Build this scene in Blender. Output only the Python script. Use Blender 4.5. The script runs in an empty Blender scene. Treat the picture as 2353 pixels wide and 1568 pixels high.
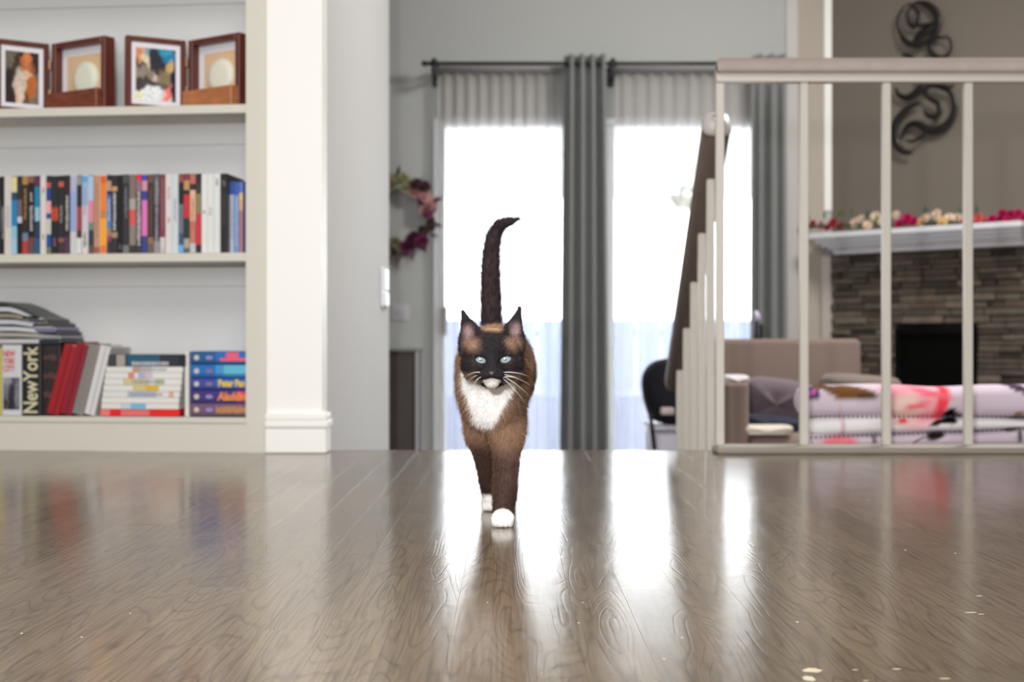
import bpy, bmesh, math, random
import numpy as np
from mathutils import Vector, Matrix

# ------------------------------------------------------------------ camera, world, lights, exposure
F, CX, CY, H = 3268.0, 1176.5, 784.0, 0.265        # focal length in px of the 2353 wide frame, lens height
S = bpy.context.scene
COL = S.collection
cam = bpy.data.cameras.new('camera'); cam_o = bpy.data.objects.new('camera', cam); COL.objects.link(cam_o)
cam.sensor_width = 36; cam.lens = 50; cam.clip_start = .02
cam_o.location = (0, 0, H); cam_o.rotation_euler = (math.pi / 2, 0, 0)
cam.dof.use_dof = True; cam.dof.focus_distance = 1.55; cam.dof.aperture_fstop = 7.0; cam.dof.aperture_blades = 0
S.camera = cam_o
S.view_settings.view_transform = 'Standard'; S.view_settings.look = 'None'
S.view_settings.gamma = 1; S.view_settings.use_curve_mapping = False
S.view_settings.exposure = 0.9

w = bpy.data.worlds.new('overcast_sky'); S.world = w; w.use_nodes = True
bg = w.node_tree.nodes['Background']; bg.inputs[0].default_value = (.90, .95, 1, 1); bg.inputs[1].default_value = 9.0

def area(name, loc, rot, sx, sy, power, col):
    l = bpy.data.lights.new(name, 'AREA'); l.shape = 'RECTANGLE'; l.size = sx; l.size_y = sy
    l.energy = power; l.color = col
    o = bpy.data.objects.new(name, l); COL.objects.link(o); o.location = loc; o.rotation_euler = rot
    return o
area('front_room_ceiling_light', (-.2, .9, 2.36), (0, 0, 0), 1.6, 1.6, 30, (1, .975, .945))
area('front_room_window_light', (-.3, -2.45, 1.45), (math.radians(90), 0, 0), 2.6, 1.5, 38, (.93, .96, 1))
area('living_room_fill_light', (1.75, 4.35, 2.3), (0, math.radians(38), 0), .8, .8, 50, (1, .98, .95))  # added fill lamp without a fixture, brightens the stair-side and window walls
fl = bpy.data.lights.new('camera_flash', 'SPOT'); fl.energy = 72; fl.shadow_soft_size = .03; fl.color = (1, .99, .975)
fl.spot_size = math.radians(75); fl.spot_blend = .6
flo = bpy.data.objects.new('camera_flash', fl); COL.objects.link(flo); flo.location = (-.20, -.02, H + .30)
flo.rotation_euler = (math.radians(92), 0, 0)

# ------------------------------------------------------------------ helpers
rnd = random.Random(7)
def lin(c):
    c = c / 255.0
    return c / 12.92 if c <= .04045 else ((c + .055) / 1.055) ** 2.4
def rgb(r, g, b): return (lin(r), lin(g), lin(b))
def X(px, d): return (px - CX) * d / F
def Z(py, d): return H - (py - CY) * d / F
def P(px, py, d): return Vector((X(px, d), d, Z(py, d)))

MATS = {}
def mat(name, col, rough=.6, metal=0, spec=.5, bump=0, bscale=60, var=0, vscale=8, sheen=0, stretch=None):
    if name in MATS: return MATS[name]
    m = bpy.data.materials.new(name); m.use_nodes = True; MATS[name] = m
    nt = m.node_tree; b = nt.nodes['Principled BSDF']
    b.inputs['Roughness'].default_value = rough; b.inputs['Metallic'].default_value = metal
    b.inputs['Specular IOR Level'].default_value = spec
    if sheen: b.inputs['Sheen Weight'].default_value = sheen
    b.inputs['Base Color'].default_value = (*col, 1)
    if var or bump:
        tc = nt.nodes.new('ShaderNodeTexCoord'); mp = nt.nodes.new('ShaderNodeMapping')
        nt.links.new(tc.outputs['Object'], mp.inputs[0])
        if stretch: mp.inputs['Scale'].default_value = stretch
    if var:
        n = nt.nodes.new('ShaderNodeTexNoise'); n.inputs['Scale'].default_value = vscale; n.inputs['Detail'].default_value = 5
        nt.links.new(mp.outputs[0], n.inputs['Vector'])
        r = nt.nodes.new('ShaderNodeValToRGB')
        r.color_ramp.elements[0].position = .3; r.color_ramp.elements[1].position = .7
        r.color_ramp.elements[0].color = (*[c * (1 - var) for c in col], 1)
        r.color_ramp.elements[1].color = (*[min(1, c * (1 + var)) for c in col], 1)
        nt.links.new(n.outputs['Fac'], r.inputs[0]); nt.links.new(r.outputs[0], b.inputs['Base Color'])
    if bump:
        n2 = nt.nodes.new('ShaderNodeTexNoise'); n2.inputs['Scale'].default_value = bscale; n2.inputs['Detail'].default_value = 4
        nt.links.new(mp.outputs[0], n2.inputs['Vector'])
        bp = nt.nodes.new('ShaderNodeBump'); bp.inputs['Strength'].default_value = bump; bp.inputs['Distance'].default_value = .004
        nt.links.new(n2.outputs['Fac'], bp.inputs['Height']); nt.links.new(bp.outputs[0], b.inputs['Normal'])
    return m
def print_mat(name, rough=.4, spec=.4, bump=0, bscale=300):
    if name in MATS: return MATS[name]
    m = mat(name, (.5, .5, .5), rough, spec=spec, bump=bump, bscale=bscale)
    a = m.node_tree.nodes.new('ShaderNodeAttribute'); a.attribute_name = 'Col'
    m.node_tree.links.new(a.outputs['Color'], m.node_tree.nodes['Principled BSDF'].inputs['Base Color'])
    return m

class MB:
    """collects geometry (with optional face colours) for ONE mesh object"""
    def __init__(s, M=None): s.v = []; s.f = []; s.c = []; s.M = M; s.vc = None; s.smooth = False
    def add(s, vs, fs, col=None):
        o = len(s.v)
        for p in vs:
            p = Vector(p)
            s.v.append(s.M @ p if s.M is not None else p)
        for f in fs: s.f.append(tuple(i + o for i in f)); s.c.append(col or (1, 1, 1))
        return s
    def box(s, a, b, col=None):
        x0, y0, z0 = a; x1, y1, z1 = b
        vs = [(x0,y0,z0),(x1,y0,z0),(x1,y1,z0),(x0,y1,z0),(x0,y0,z1),(x1,y0,z1),(x1,y1,z1),(x0,y1,z1)]
        return s.add(vs, [(3,2,1,0),(4,5,6,7),(0,1,5,4),(1,2,6,5),(2,3,7,6),(3,0,4,7)], col)
    def rbox(s, a, b, r=.004, seg=2, col=None):
        bm = bmesh.new(); bmesh.ops.create_cube(bm, size=1)
        c = [(a[i] + b[i]) / 2 for i in range(3)]; d = [abs(b[i] - a[i]) for i in range(3)]
        for v in bm.verts: v.co = Vector([c[i] + v.co[i] * d[i] for i in range(3)])
        bmesh.ops.bevel(bm, geom=bm.edges[:], offset=min(r, min(d) * .49), segments=seg, affect='EDGES', profile=.5)
        s.add([v.co.copy() for v in bm.verts], [[v.index for v in f.verts] for f in bm.faces], col); bm.free(); return s
    def tube(s, pts, rad, n=10, flat=None, caps=True, col=None):
        pts = [Vector(p) for p in pts]; N = len(pts)
        rs = rad if isinstance(rad, (list, tuple)) else [rad] * N
        vs, fs = [], []; up = None
        for i, p in enumerate(pts):
            t = (pts[min(i + 1, N - 1)] - pts[max(i - 1, 0)]).normalized()
            if up is None:
                up = Vector((0, 0, 1)) if abs(t.z) < .9 else Vector((0, 1, 0))
                if flat is not None: up = Vector(flat[0])
            u = up if flat is not None else up
            a = (u - t * u.dot(t))
            if a.length < 1e-6: a = t.orthogonal()
            a.normalize(); b = t.cross(a)
            if flat is None: up = a
            ka = flat[1] if flat is not None else 1
            for k in range(n):
                q = 2 * math.pi * k / n
                vs.append(p + a * math.cos(q) * rs[i] * ka + b * math.sin(q) * rs[i])
        for i in range(N - 1):
            for k in range(n):
                k2 = (k + 1) % n
                fs.append((i*n+k, i*n+k2, (i+1)*n+k2, (i+1)*n+k))
        if caps: fs.append(tuple(range(n-1, -1, -1))); fs.append(tuple((N-1)*n + k for k in range(n)))
        return s.add(vs, fs, col)
    def grid(s, fn, nu, nv, col=None, flip=False):
        vs = [fn(i / nu, j / nv) for j in range(nv + 1) for i in range(nu + 1)]
        fs = []
        for j in range(nv):
            for i in range(nu):
                a = j * (nu + 1) + i; q = (a, a + 1, a + nu + 2, a + nu + 1)
                fs.append(q[::-1] if flip else q)
        return s.add(vs, fs, col)
    def ell(s, c, r, nu=16, nv=10, col=None):
        vs = [(c[0], c[1], c[2] - r[2])]; fs = []
        for j in range(1, nv):
            t = -math.pi / 2 + math.pi * j / nv
            for i in range(nu):
                q = 2 * math.pi * i / nu
                vs.append((c[0] + r[0]*math.cos(t)*math.cos(q), c[1] + r[1]*math.cos(t)*math.sin(q), c[2] + r[2]*math.sin(t)))
        vs.append((c[0], c[1], c[2] + r[2])); L = len(vs) - 1
        for i in range(nu):
            i2 = (i + 1) % nu
            fs.append((0, 1 + i2, 1 + i)); fs.append((L, L - nu + i, L - nu + i2))
            for j in range(nv - 2): a = 1 + j * nu; fs.append((a + i, a + i2, a + nu + i2, a + nu + i))
        return s.add(vs, fs, col)
    def build(s, name, m, parent=None, smooth=False, attr=False, label=None):
        if s.M is not None and s.M.determinant() < 0: s.f = [tuple(reversed(f)) for f in s.f]
        me = bpy.data.meshes.new(name); me.from_pydata([tuple(v) for v in s.v], [], s.f); me.update()
        if attr:
            ca = me.color_attributes.new('Col', 'FLOAT_COLOR', 'CORNER')
            arr = []
            for f, c in zip(s.f, s.c):
                for _ in f: arr += [*c, 1]
            ca.data.foreach_set('color', arr)
        elif s.vc is not None:
            ca = me.color_attributes.new('Col', 'FLOAT_COLOR', 'POINT')
            arr = []
            for v in s.v: arr += [*s.vc(v), 1]
            ca.data.foreach_set('color', arr)
        if smooth: me.polygons.foreach_set('use_smooth', [True] * len(me.polygons))
        me.materials.append(m)
        return link(name, me, parent, label)
def link(name, me, parent=None, label=None):
    o = bpy.data.objects.new(name, me); COL.objects.link(o)
    if parent is not None: par(o, parent)
    if label: o['label'] = label
    return o
def par(o, p):
    o.parent = p
    if p.type == 'EMPTY': o.matrix_parent_inverse = p.matrix_basis.inverted()
def tag(o, label, cat, group=None, kind=None):
    o['label'] = label; o['category'] = cat
    if group: o['group'] = group
    if kind: o['kind'] = kind
    return o
def thing(name, label, cat, loc, group=None):
    o = bpy.data.objects.new(name, None); COL.objects.link(o); o.location = loc; o.empty_display_size = .05
    return tag(o, label, cat, group)
def struct(o, label=None):
    o['kind'] = 'structure'
    if label: o['label'] = label
    return o
def text(body, size, m, M, name='lettering', parent=None, extrude=.0002, sx=1.0, bold=0, align='CENTER', sp=1.0, shear=0):
    c = bpy.data.curves.new(name, 'FONT'); c.body = body; c.size = size; c.extrude = extrude; c.align_x = align; c.align_y = 'CENTER'
    c.offset = bold; c.space_character = sp; c.space_line = .8; c.resolution_u = 3; c.shear = shear
    c.materials.append(m)
    t = bpy.data.objects.new('tmp', c); COL.objects.link(t)
    dg = bpy.context.evaluated_depsgraph_get()
    me = bpy.data.meshes.new_from_object(t.evaluated_get(dg)); me.name = name
    bpy.data.objects.remove(t)
    me.transform(M @ Matrix.Diagonal((sx, 1, 1, 1)))
    return link(name, me, parent)

# ------------------------------------------------------------------ materials
WHITE = mat('white_trim_paint', rgb(243, 241, 236), .45)
WALLG = mat('grey_wall_paint', rgb(196, 196, 194), .75, bump=.08, bscale=400)
WALLW = mat('window_wall_paint', rgb(180, 182, 180), .8, bump=.06, bscale=400)
TAUPE = mat('taupe_wall_paint', rgb(117, 109, 99), .8, bump=.06, bscale=400)
CEIL = mat('ceiling_paint', rgb(235, 233, 228), .9)
SHELFP = mat('shelf_paint', rgb(212, 208, 196), .5)
BACKP = mat('shelf_back_paint', rgb(216, 216, 216), .6)

def wood_floor():
    m = bpy.data.materials.new('grey_brown_oak_strip'); m.use_nodes = True; nt = m.node_tree
    b = nt.nodes['Principled BSDF']; N = nt.nodes.new; L = nt.links.new
    tc = N('ShaderNodeTexCoord'); oi = N('ShaderNodeObjectInfo')
    off = N('ShaderNodeVectorMath'); off.operation = 'SCALE'; off.inputs[0].default_value = (3.1, 17.3, 5.7)
    L(oi.outputs['Random'], off.inputs['Scale'])
    ad = N('ShaderNodeVectorMath'); L(tc.outputs['Object'], ad.inputs[0]); L(off.outputs[0], ad.inputs[1])
    # cathedral grain: bands across the strip bent by a slow noise stretched along it
    mp = N('ShaderNodeMapping'); mp.inputs['Scale'].default_value = (11, 1.2, 11); L(ad.outputs[0], mp.inputs[0])
    n1 = N('ShaderNodeTexNoise'); n1.inputs['Scale'].default_value = 1.5; n1.inputs['Detail'].default_value = 1.2
    L(mp.outputs[0], n1.inputs['Vector'])
    mul = N('ShaderNodeMath'); mul.operation = 'MULTIPLY'; mul.inputs[1].default_value = 22; L(n1.outputs['Fac'], mul.inputs[0])
    fr = N('ShaderNodeMath'); fr.operation = 'PINGPONG'; fr.inputs[1].default_value = .5; L(mul.outputs[0], fr.inputs[0])
    rp = N('ShaderNodeValToRGB'); rp.color_ramp.elements[0].position = .0; rp.color_ramp.elements[1].position = .16
    L(fr.outputs[0], rp.inputs[0])
    # pores: fine streaks along the strip
    mp2 = N('ShaderNodeMapping'); mp2.inputs['Scale'].default_value = (420, 9, 420); L(ad.outputs[0], mp2.inputs[0])
    n2 = N('ShaderNodeTexNoise'); n2.inputs['Scale'].default_value = 1; n2.inputs['Detail'].default_value = 3; L(mp2.outputs[0], n2.inputs['Vector'])
    n3 = N('ShaderNodeTexNoise'); n3.inputs['Scale'].default_value = 3.0; n3.inputs['Detail'].default_value = 3; L(ad.outputs[0], n3.inputs['Vector'])
    base = N('ShaderNodeMix'); base.data_type = 'RGBA'
    base.inputs[6].default_value = (*rgb(97, 82, 65), 1); base.inputs[7].default_value = (*rgb(122, 106, 86), 1)
    mixf = N('ShaderNodeMath'); mixf.operation = 'MULTIPLY_ADD'; mixf.inputs[1].default_value = .55
    L(oi.outputs['Random'], mixf.inputs[0])
    h3 = N('ShaderNodeMath'); h3.operation = 'MULTIPLY'; h3.inputs[1].default_value = .5; L(n3.outputs['Fac'], h3.inputs[0]); L(h3.outputs[0], mixf.inputs[2])
    L(mixf.outputs[0], base.inputs[0])
    dk = N('ShaderNodeMix'); dk.data_type = 'RGBA'; dk.blend_type = 'MULTIPLY'; dk.inputs[0].default_value = .34
    L(base.outputs[2], dk.inputs[6]); L(rp.outputs[0], dk.inputs[7])
    dk2 = N('ShaderNodeMix'); dk2.data_type = 'RGBA'; dk2.blend_type = 'MULTIPLY'; dk2.inputs[0].default_value = .42
    r2 = N('ShaderNodeValToRGB'); r2.color_ramp.elements[0].position = .32; r2.color_ramp.elements[1].position = .55; L(n2.outputs['Fac'], r2.inputs[0])
    L(dk.outputs[2], dk2.inputs[6]); L(r2.outputs[0], dk2.inputs[7])
    L(dk2.outputs[2], b.inputs['Base Color'])
    # bump: grain plus slow waviness of the finish
    hs = N('ShaderNodeMath'); hs.operation = 'MULTIPLY_ADD'; hs.inputs[1].default_value = .25
    L(r2.outputs[0], hs.inputs[0]); L(rp.outputs[0], hs.inputs[2])
    bp = N('ShaderNodeBump'); bp.inputs['Strength'].default_value = .09; bp.inputs['Distance'].default_value = .0003; L(hs.outputs[0], bp.inputs['Height'])
    n4 = N('ShaderNodeTexNoise'); n4.inputs['Scale'].default_value = 22; n4.inputs['Detail'].default_value = 2
    mp4 = N('ShaderNodeMapping'); mp4.inputs['Scale'].default_value = (1, .7, 1); L(ad.outputs[0], mp4.inputs[0]); L(mp4.outputs[0], n4.inputs['Vector'])
    bp2 = N('ShaderNodeBump'); bp2.inputs['Strength'].default_value = .10; bp2.inputs['Distance'].default_value = .003
    L(n4.outputs['Fac'], bp2.inputs['Height']); L(bp.outputs[0], bp2.inputs['Normal'])
    L(bp2.outputs[0], b.inputs['Normal'])
    rr = N('ShaderNodeMapRange'); rr.inputs['To Min'].default_value = .13; rr.inputs['To Max'].default_value = .20; L(n3.outputs['Fac'], rr.inputs[0]); L(rr.outputs[0], b.inputs['Roughness'])
    b.inputs['IOR'].default_value = 1.46
    return m
FLOORM = wood_floor()

# ------------------------------------------------------------------ setting: floor of strips
ZL = -0.76                                   # the sunken living room
EDGE = 3.45
fb = MB(); fb.box((-2.4, -2.6, -.19), (2.4, EDGE - .02, -.012)); floor = fb.build('floor', mat('subfloor', rgb(60, 52, 44), .8))
struct(floor, 'grey-brown oak strip floor of the raised front room')
PW = .0572
shared = {}
def plank_mesh(L):
    key = round(L, 2)
    if key in shared: return shared[key]
    me = bpy.data.meshes.new('plank'); b = .00010; hw = PW / 2 - .00004; hl = key / 2 - .00008
    vs = []
    for z, q in ((-.012, 0), (-b, 0), (0, b)):
        vs += [(-hw + q, -hl + q, z), (hw - q, -hl + q, z), (hw - q, hl - q, z), (-hw + q, hl - q, z)]
    fs = [(8, 9, 10, 11)]
    for k in (0, 4):
        for i in range(4): j = (i + 1) % 4; fs.append((k + i, k + j, k + 4 + j, k + 4 + i))
    me.from_pydata(vs, [], fs); me.materials.append(FLOORM); shared[key] = me; return me
rp = random.Random(3)
rest = MB()
ncol = int(4.8 / PW)
for c in range(ncol):
    x = -2.4 + PW * (c + .5); y = -2.6 - rp.random() * .8
    while y < EDGE - .035:
        L = round(rp.uniform(.35, 1.35), 2); y1 = min(y + L, EDGE - .03)
        if EDGE - .03 - y1 < .2: y1 = EDGE - .03
        L = round(y1 - y, 2)
        if L > .02:
            if y1 > .95 and abs(x) < .40 * y1 + .1:
                o = bpy.data.objects.new('plank', plank_mesh(L)); COL.objects.link(o); o.location = (x, (y + y1) / 2, 0); o.parent = floor
            else: rest.box((x - PW/2 + .0001, max(y, -2.6), -.012), (x + PW/2 - .0001, y1 - .0003, 0))
        y = y1
r = rest.build('planking', FLOORM, floor); r['kind'] = 'stuff'
# nosing at the step and stairs down
nb = MB(); nb.rbox((-2.4, EDGE - .03, -.03), (2.4, EDGE + .012, 0), .008, 3); nb.build('nosing', FLOORM, floor, True)
DARKST = mat('stair_paint', rgb(190, 188, 184), .6)
st = thing('staircase', 'short staircase down from raised floor into sunken living room', 'stairs', (0, 3.5, ZL)); st['kind'] = 'structure'; del st['category']
for k in range(3):
    z1 = -.19 * (k + 1)
    t = MB().rbox((-.45, EDGE + .25 * k, z1 - .03), (.55, EDGE + .25 * (k + 1) + .02, z1), .006); t.build('tread', FLOORM, st)
    MB().box((-.45, EDGE + .25 * k + .0, z1 + .0 ), (.55, EDGE + .25 * k + .012, z1 + .16)).build('riser', DARKST, st)
MB().box((-.45, EDGE + .75, ZL), (.55, EDGE + .762, ZL + .16)).build('riser', DARKST, st)
hw_ = MB().box((.55, EDGE - .0, ZL), (2.4, EDGE + .02, -.03)).build('wall_step', WALLG); struct(hw_)
lf = MB().box((-2.4, EDGE, ZL - .1), (2.42, 6.6, ZL)).build('floor_living_room', mat('carpet', rgb(150, 140, 128), .95, bump=.4, bscale=300)); struct(lf)

# walls
CZ = 2.4; CF = 3.36; cx0, cx1 = X(613, CF), X(740, CF)
struct(MB().box((-2.5, -2.7, CZ), (2.5, 6.7, CZ + .1)).build('ceiling', CEIL))
struct(MB().box((-2.5, -2.7, ZL - .1), (-2.4, 6.6, CZ)).build('wall_left', WALLG))
struct(MB().box((2.4, -2.7, ZL), (2.5, 6.6, CZ)).build('wall_right', TAUPE))
struct(MB().box((-2.4, -2.7, -.2), (2.4, -2.6, CZ)).build('wall_back', WALLG))
struct(MB().box((-.60, 3.451, ZL), (cx1 - .001, 5.2, CZ)).build('wall_stair_side', WALLG), 'pale grey wall beside the steps, carrying the light switch')
struct(MB().box((-2.4, 5.05, ZL), (-.60, 5.2, CZ)).build('wall_inner', WALLG))
DW = 6.5
GX0, GX1, GXM0, GXM1 = X(1022, DW), X(1740, DW), X(1300, DW), X(1416, DW); GZ1 = Z(288, DW); GZ0 = ZL + .02
ww = MB()
ww.box((-2.4, DW, ZL), (GX0 - .05, DW + .12, CZ)); ww.box((GX1 + .05, DW, ZL), (2.4, DW + .12, CZ)); ww.box((GX0 - .05, DW, GZ1 + .03), (GX1 + .05, DW + .12, CZ))
struct(ww.build('wall_window', WALLW), 'grey wall holding the glazed patio doors')
# glazed doors
WF = mat('white_door_frame', rgb(226, 228, 230), .4)
wf = MB()
wf.box((GX0 - .05, DW - .012, ZL), (GX0, DW + .11, GZ1 + .03)); wf.box((GX1, DW - .012, ZL), (GX1 + .05, DW + .11, GZ1 + .03))
wf.box((GX0, DW - .012, GZ1), (GX1, DW + .11, GZ1 + .03)); wf.box((GX0, DW + .01, ZL), (GX1, DW + .11, ZL + .05))
win = wf.build('window_1', WF); struct(win, 'white framed pair of glazed patio doors')
cm = MB().box((X(1393, DW), DW + .01, ZL + .05), (X(1413, DW), DW + .09, GZ1)); cm.build('mullion', WF, win)
GL = bpy.data.materials.new('clear_glass'); GL.use_nodes = True; nt = GL.node_tree; nt.nodes.clear()
o_ = nt.nodes.new('ShaderNodeOutputMaterial'); mx = nt.nodes.new('ShaderNodeMixShader'); tr = nt.nodes.new('ShaderNodeBsdfTransparent'); gs = nt.nodes.new('ShaderNodeBsdfGlossy')
fn = nt.nodes.new('ShaderNodeFresnel'); gs.inputs['Roughness'].default_value = .02
nt.links.new(fn.outputs[0], mx.inputs[0]); nt.links.new(tr.outputs[0], mx.inputs[1]); nt.links.new(gs.outputs[0], mx.inputs[2]); nt.links.new(mx.outputs[0], o_.inputs[0])
for a, b in ((GX0, X(1393, DW)), (X(1413, DW), GX1)):
    MB().box((a, DW + .05, ZL + .05), (b, DW + .056, GZ1)).build('pane', GL, win)
hd = MB(); hd.rbox((X(1019, DW), DW - .05, Z(772, DW)), (X(1029, DW), DW - .012, Z(705, DW)), .006); hd.build('handle', mat('grey_handle', rgb(120, 126, 135), .4), win, label='grey pull handle')
# trim strip where the window wall meets the corner fireplace wall
struct(MB().box((X(1893, DW), DW - .012, Z(485, DW)), (X(1910, DW), DW, CZ)).build('trim_1', WHITE), 'white vertical corner trim beside fireplace wall')
struct(MB().box((X(1806, DW), DW - .010, ZL), (X(1832, DW), DW, CZ)).build('trim_2', mat('grey_white_casing', rgb(190, 186, 184), .5)), 'pale vertical casing right of the right grey drape')
struct(MB().box((X(1832, DW), DW - .004, ZL), (X(1893, DW), DW, CZ)).build('wall_corner', mat('beige_wall_paint', rgb(178, 168, 156), .8)), 'narrow beige wall strip between casing and fireplace corner')
# corner fireplace wall, 45 degrees: local frame s along, n out, z up
FO = Vector((1.46, 6.5, 0)); q2 = math.sqrt(.5)
FM = Matrix(((q2, -q2, 0, FO.x), (-q2, -q2, 0, FO.y), (0, 0, 1, 0), (0, 0, 0, 1)))
def wall_s(px, n):                         # where the sight line meets the plane n in front of the wall
    c = FO.x + FO.y - n * math.sqrt(2); a = (px - CX) / F; D = c / (1 + a); x = a * D
    return ((x - FO.x) - (D - FO.y)) * q2, D
FBX0, FBX1, FBZ1 = wall_s(2050, .05)[0], wall_s(2242, .05)[0], Z(757, 6.08)
fw = MB(FM); fw.box((0, -.3, .35), (1.33, 0, CZ)); fw.box((0, -.3, ZL), (FBX0 - .01, 0, .35)); fw.box((FBX1 + .01, -.3, ZL), (1.33, 0, .35))
struct(fw.build('wall_fireplace', TAUPE), 'taupe angled corner wall above the fireplace')

# column with baseboard
CF = 3.36
cx0, cx1 = X(613, CF), X(740, CF)
struct(MB().box((cx0, CF, 0), (cx1, 3.45, CZ)).build('wall_column', WHITE), 'bright white end column between bookcase and steps')
bb = MB()
def base_ring(z0, z1, p): bb.rbox((cx0 - .003, CF - p, z0), (cx1 + p, EDGE - .02, z1), .004, 2)
base_ring(0, Z(983, CF), .012); base_ring(Z(983, CF), Z(966, CF), .017); base_ring(Z(966, CF) , Z(950, CF), .013)
struct(bb.build('baseboard_column', WHITE, smooth=False), 'white stepped baseboard around the foot of the column')

# ------------------------------------------------------------------ built-in bookcase (local u to the left, v to the back)
TH = math.radians(6.3); BO = Vector((X(613, 3.372), 3.372, 0))
BM = Matrix(((-math.cos(TH), math.sin(TH), 0, BO.x), (math.sin(TH), math.cos(TH), 0, BO.y), (0, 0, 1, 0), (0, 0, 0, 1)))
BM3 = BM
def ub(px, v=0.0):                          # u and distance where the sight line of px meets the plane v behind the shelf front
    a = (px - CX) / F
    # point = BO + u*(-c,s) + v*(s,c);  x = a*y
    c, s = math.cos(TH), math.sin(TH); bx, by = BO.x + v * s, BO.y + v * c
    u = (bx - a * by) / (c + a * s)
    return u, by + u * s
def zb(py, px, v=0.0): return Z(py, ub(px, v)[1])
BD = .165; UR = 1.7
us = ub(565)[0]
ZS = [zb(960, 520), zb(581, 520), zb(240, 520), zb(240, 520) + .352]
bc = thing('bookcase', 'built-in cream painted bookcase left of the white column', 'bookcase', BM @ Vector((.8, .1, 0)))
MB(BM).box((0, 0, 0), (us, .02, CZ)).box((0, .02, 0), (us + .0, BD, CZ)).build('stile', SHELFP, bc)
MB(BM).box((us, BD, 0), (UR, BD + .02, CZ)).build('back_panel', BACKP, bc)
for k, z in enumerate(ZS):
    t = .021 if k else .014
    MB(BM).rbox((us, 0, z - t), (UR, BD, z), .0015, 1).build('shelf', SHELFP, bc)
    if k: MB(BM).box((us, BD - .008, z - t - .052), (UR, BD, z - t)).build('shelf_cleat', BACKP, bc)
MB(BM).box((us, .004, 0), (UR, .02, ZS[0] - .014)).build('plinth', SHELFP, bc)
MB(BM).box((UR, 0, 0), (UR + .05, BD, CZ)).build('side_panel', SHELFP, bc)
struct(MB(BM).box((UR + .0505, .002, 0), (UR + .13, .12, CZ)).build('wall_bookcase', WALLG))
struct(MB().box((-2.4, EDGE + .22, ZL), (-.6, EDGE + .25, CZ)).build('wall_behind_bookcase', WALLG))

# ------------------------------------------------------------------ railing on the landing edge
RD = 3.37
TAUPEW = mat('taupe_painted_wood', rgb(170, 156, 150), .45, var=.05, vscale=30)
METW = mat('white_painted_metal', rgb(206, 200, 190), .4)
rl = thing('railing', 'white metal railing with taupe handrail along the right landing edge', 'railing', (1.2, RD, 0))
zt0, zt1 = Z(171, RD), Z(134, RD)
prof = []
for k in range(13):
    q = math.pi * k / 12; prof.append((-math.cos(q) * .032, zt0 + .006 + (zt1 - zt0 - .006) * math.sin(q) ** .6))
prof = [(-.028, zt0)] + prof + [(.028, zt0)]
m_ = MB(); n = len(prof); xs = (X(1646, RD) + .0, X(1652, RD), 2.4)
vs = []
for i, x in enumerate(xs):
    for a, z in prof:
        k = .55 if i == 0 else 1
        vs.append((x, RD + a * (.8 if i == 0 else 1), zt0 + (z - zt0) * k))
fs = [tuple(range(n))] + [(j*n+i, j*n+(i+1) % n, (j+1)*n+(i+1) % n, (j+1)*n+i) for j in range(2) for i in range(n)] + [tuple(2*n+i for i in range(n-1, -1, -1))]
m_.add(vs, fs); m_.build('handrail', TAUPEW, rl, True)
MB().box((X(1645, RD), RD - .016, Z(190, RD)), (2.4, RD + .016, zt0)).build('top_bar', METW, rl)
for px in (1654, 1847, 2036, 2224, 2414, 2603, 2790):
    x = X(px, RD)
    if x < 2.38: MB().rbox((x - .0098, RD - .0098, .018), (x + .0098, RD + .0098, Z(190, RD)), .002, 1).build('baluster', METW, rl)
MB().rbox((X(1642, RD), RD - .045, 0), (2.4, RD + .05, .018), .005, 2).build('base_plate', mat('base_plate_paint', rgb(150, 142, 132), .5), rl)

# stair handrail with its balusters
DKW = mat('shade_darkened_brown', rgb(98, 84, 78), .55, var=.1, vscale=20)  # shade on the rail's underside is put into this brown
sr = thing('stair_railing', 'sloping handrail in shade-darkened brown on pale balusters beside the steps', 'railing', (.494, 3.8, ZL))
XS = .494
def zr(d): return .664 + (3.54 - d) * .754
dd = Vector((0, 1, -.754)).normalized(); nn = Vector((0, .754, 1)).normalized()
hr = MB(); pts = []
A0 = Vector((XS, 3.42, zr(3.42))); A1 = Vector((XS, 4.27, zr(4.27)))
vs = []; sec = [(math.cos(2*math.pi*k/20), math.sin(2*math.pi*k/20)) for k in range(20)]
sq = lambda c: math.copysign(abs(c) ** .6, c)
for j, (base, k) in enumerate(((A0 - dd * .012, .7), (A0, 1), (A1, 1), (A1 + dd * .01, .7))):
    for c, s_ in sec: vs.append(base + nn * (.033 + sq(s_) * .033 * k) + Vector((sq(c) * .0335 * k, 0, 0)))
fs = [tuple(range(20))] + [(j*20+i, j*20+(i+1) % 20, (j+1)*20+(i+1) % 20, (j+1)*20+i) for j in range(3) for i in range(20)] + [tuple(60 + i for i in range(19, -1, -1))]
hr.add([tuple(v) for v in vs], fs); hr.build('handrail', DKW, sr, True)
ec = MB(); vs = []; capr = ((-.034, .3), (-.031, .62), (-.024, .88), (-.012, 1.03), (-.004, 1.05))
for j, k in capr:
    for c, s_ in sec: vs.append(A0 + dd * j + nn * (.033 + sq(s_) * .033 * k) + Vector((sq(c) * .0335 * k, 0, 0)))
ec.add([tuple(v) for v in vs], [tuple(range(20)), tuple(80 + i for i in range(20))] + [(j*20+i, j*20+(i+1) % 20, j*20+20+(i+1) % 20, j*20+20+i) for j in range(4) for i in range(20)]); ec.build('end_cap', mat('lit_pale_cap', rgb(190, 184, 182), .4), sr, True, label='rounded end cap toned pale as if lit on top')  # pale cap colour stands for light on the rail's top end
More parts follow.
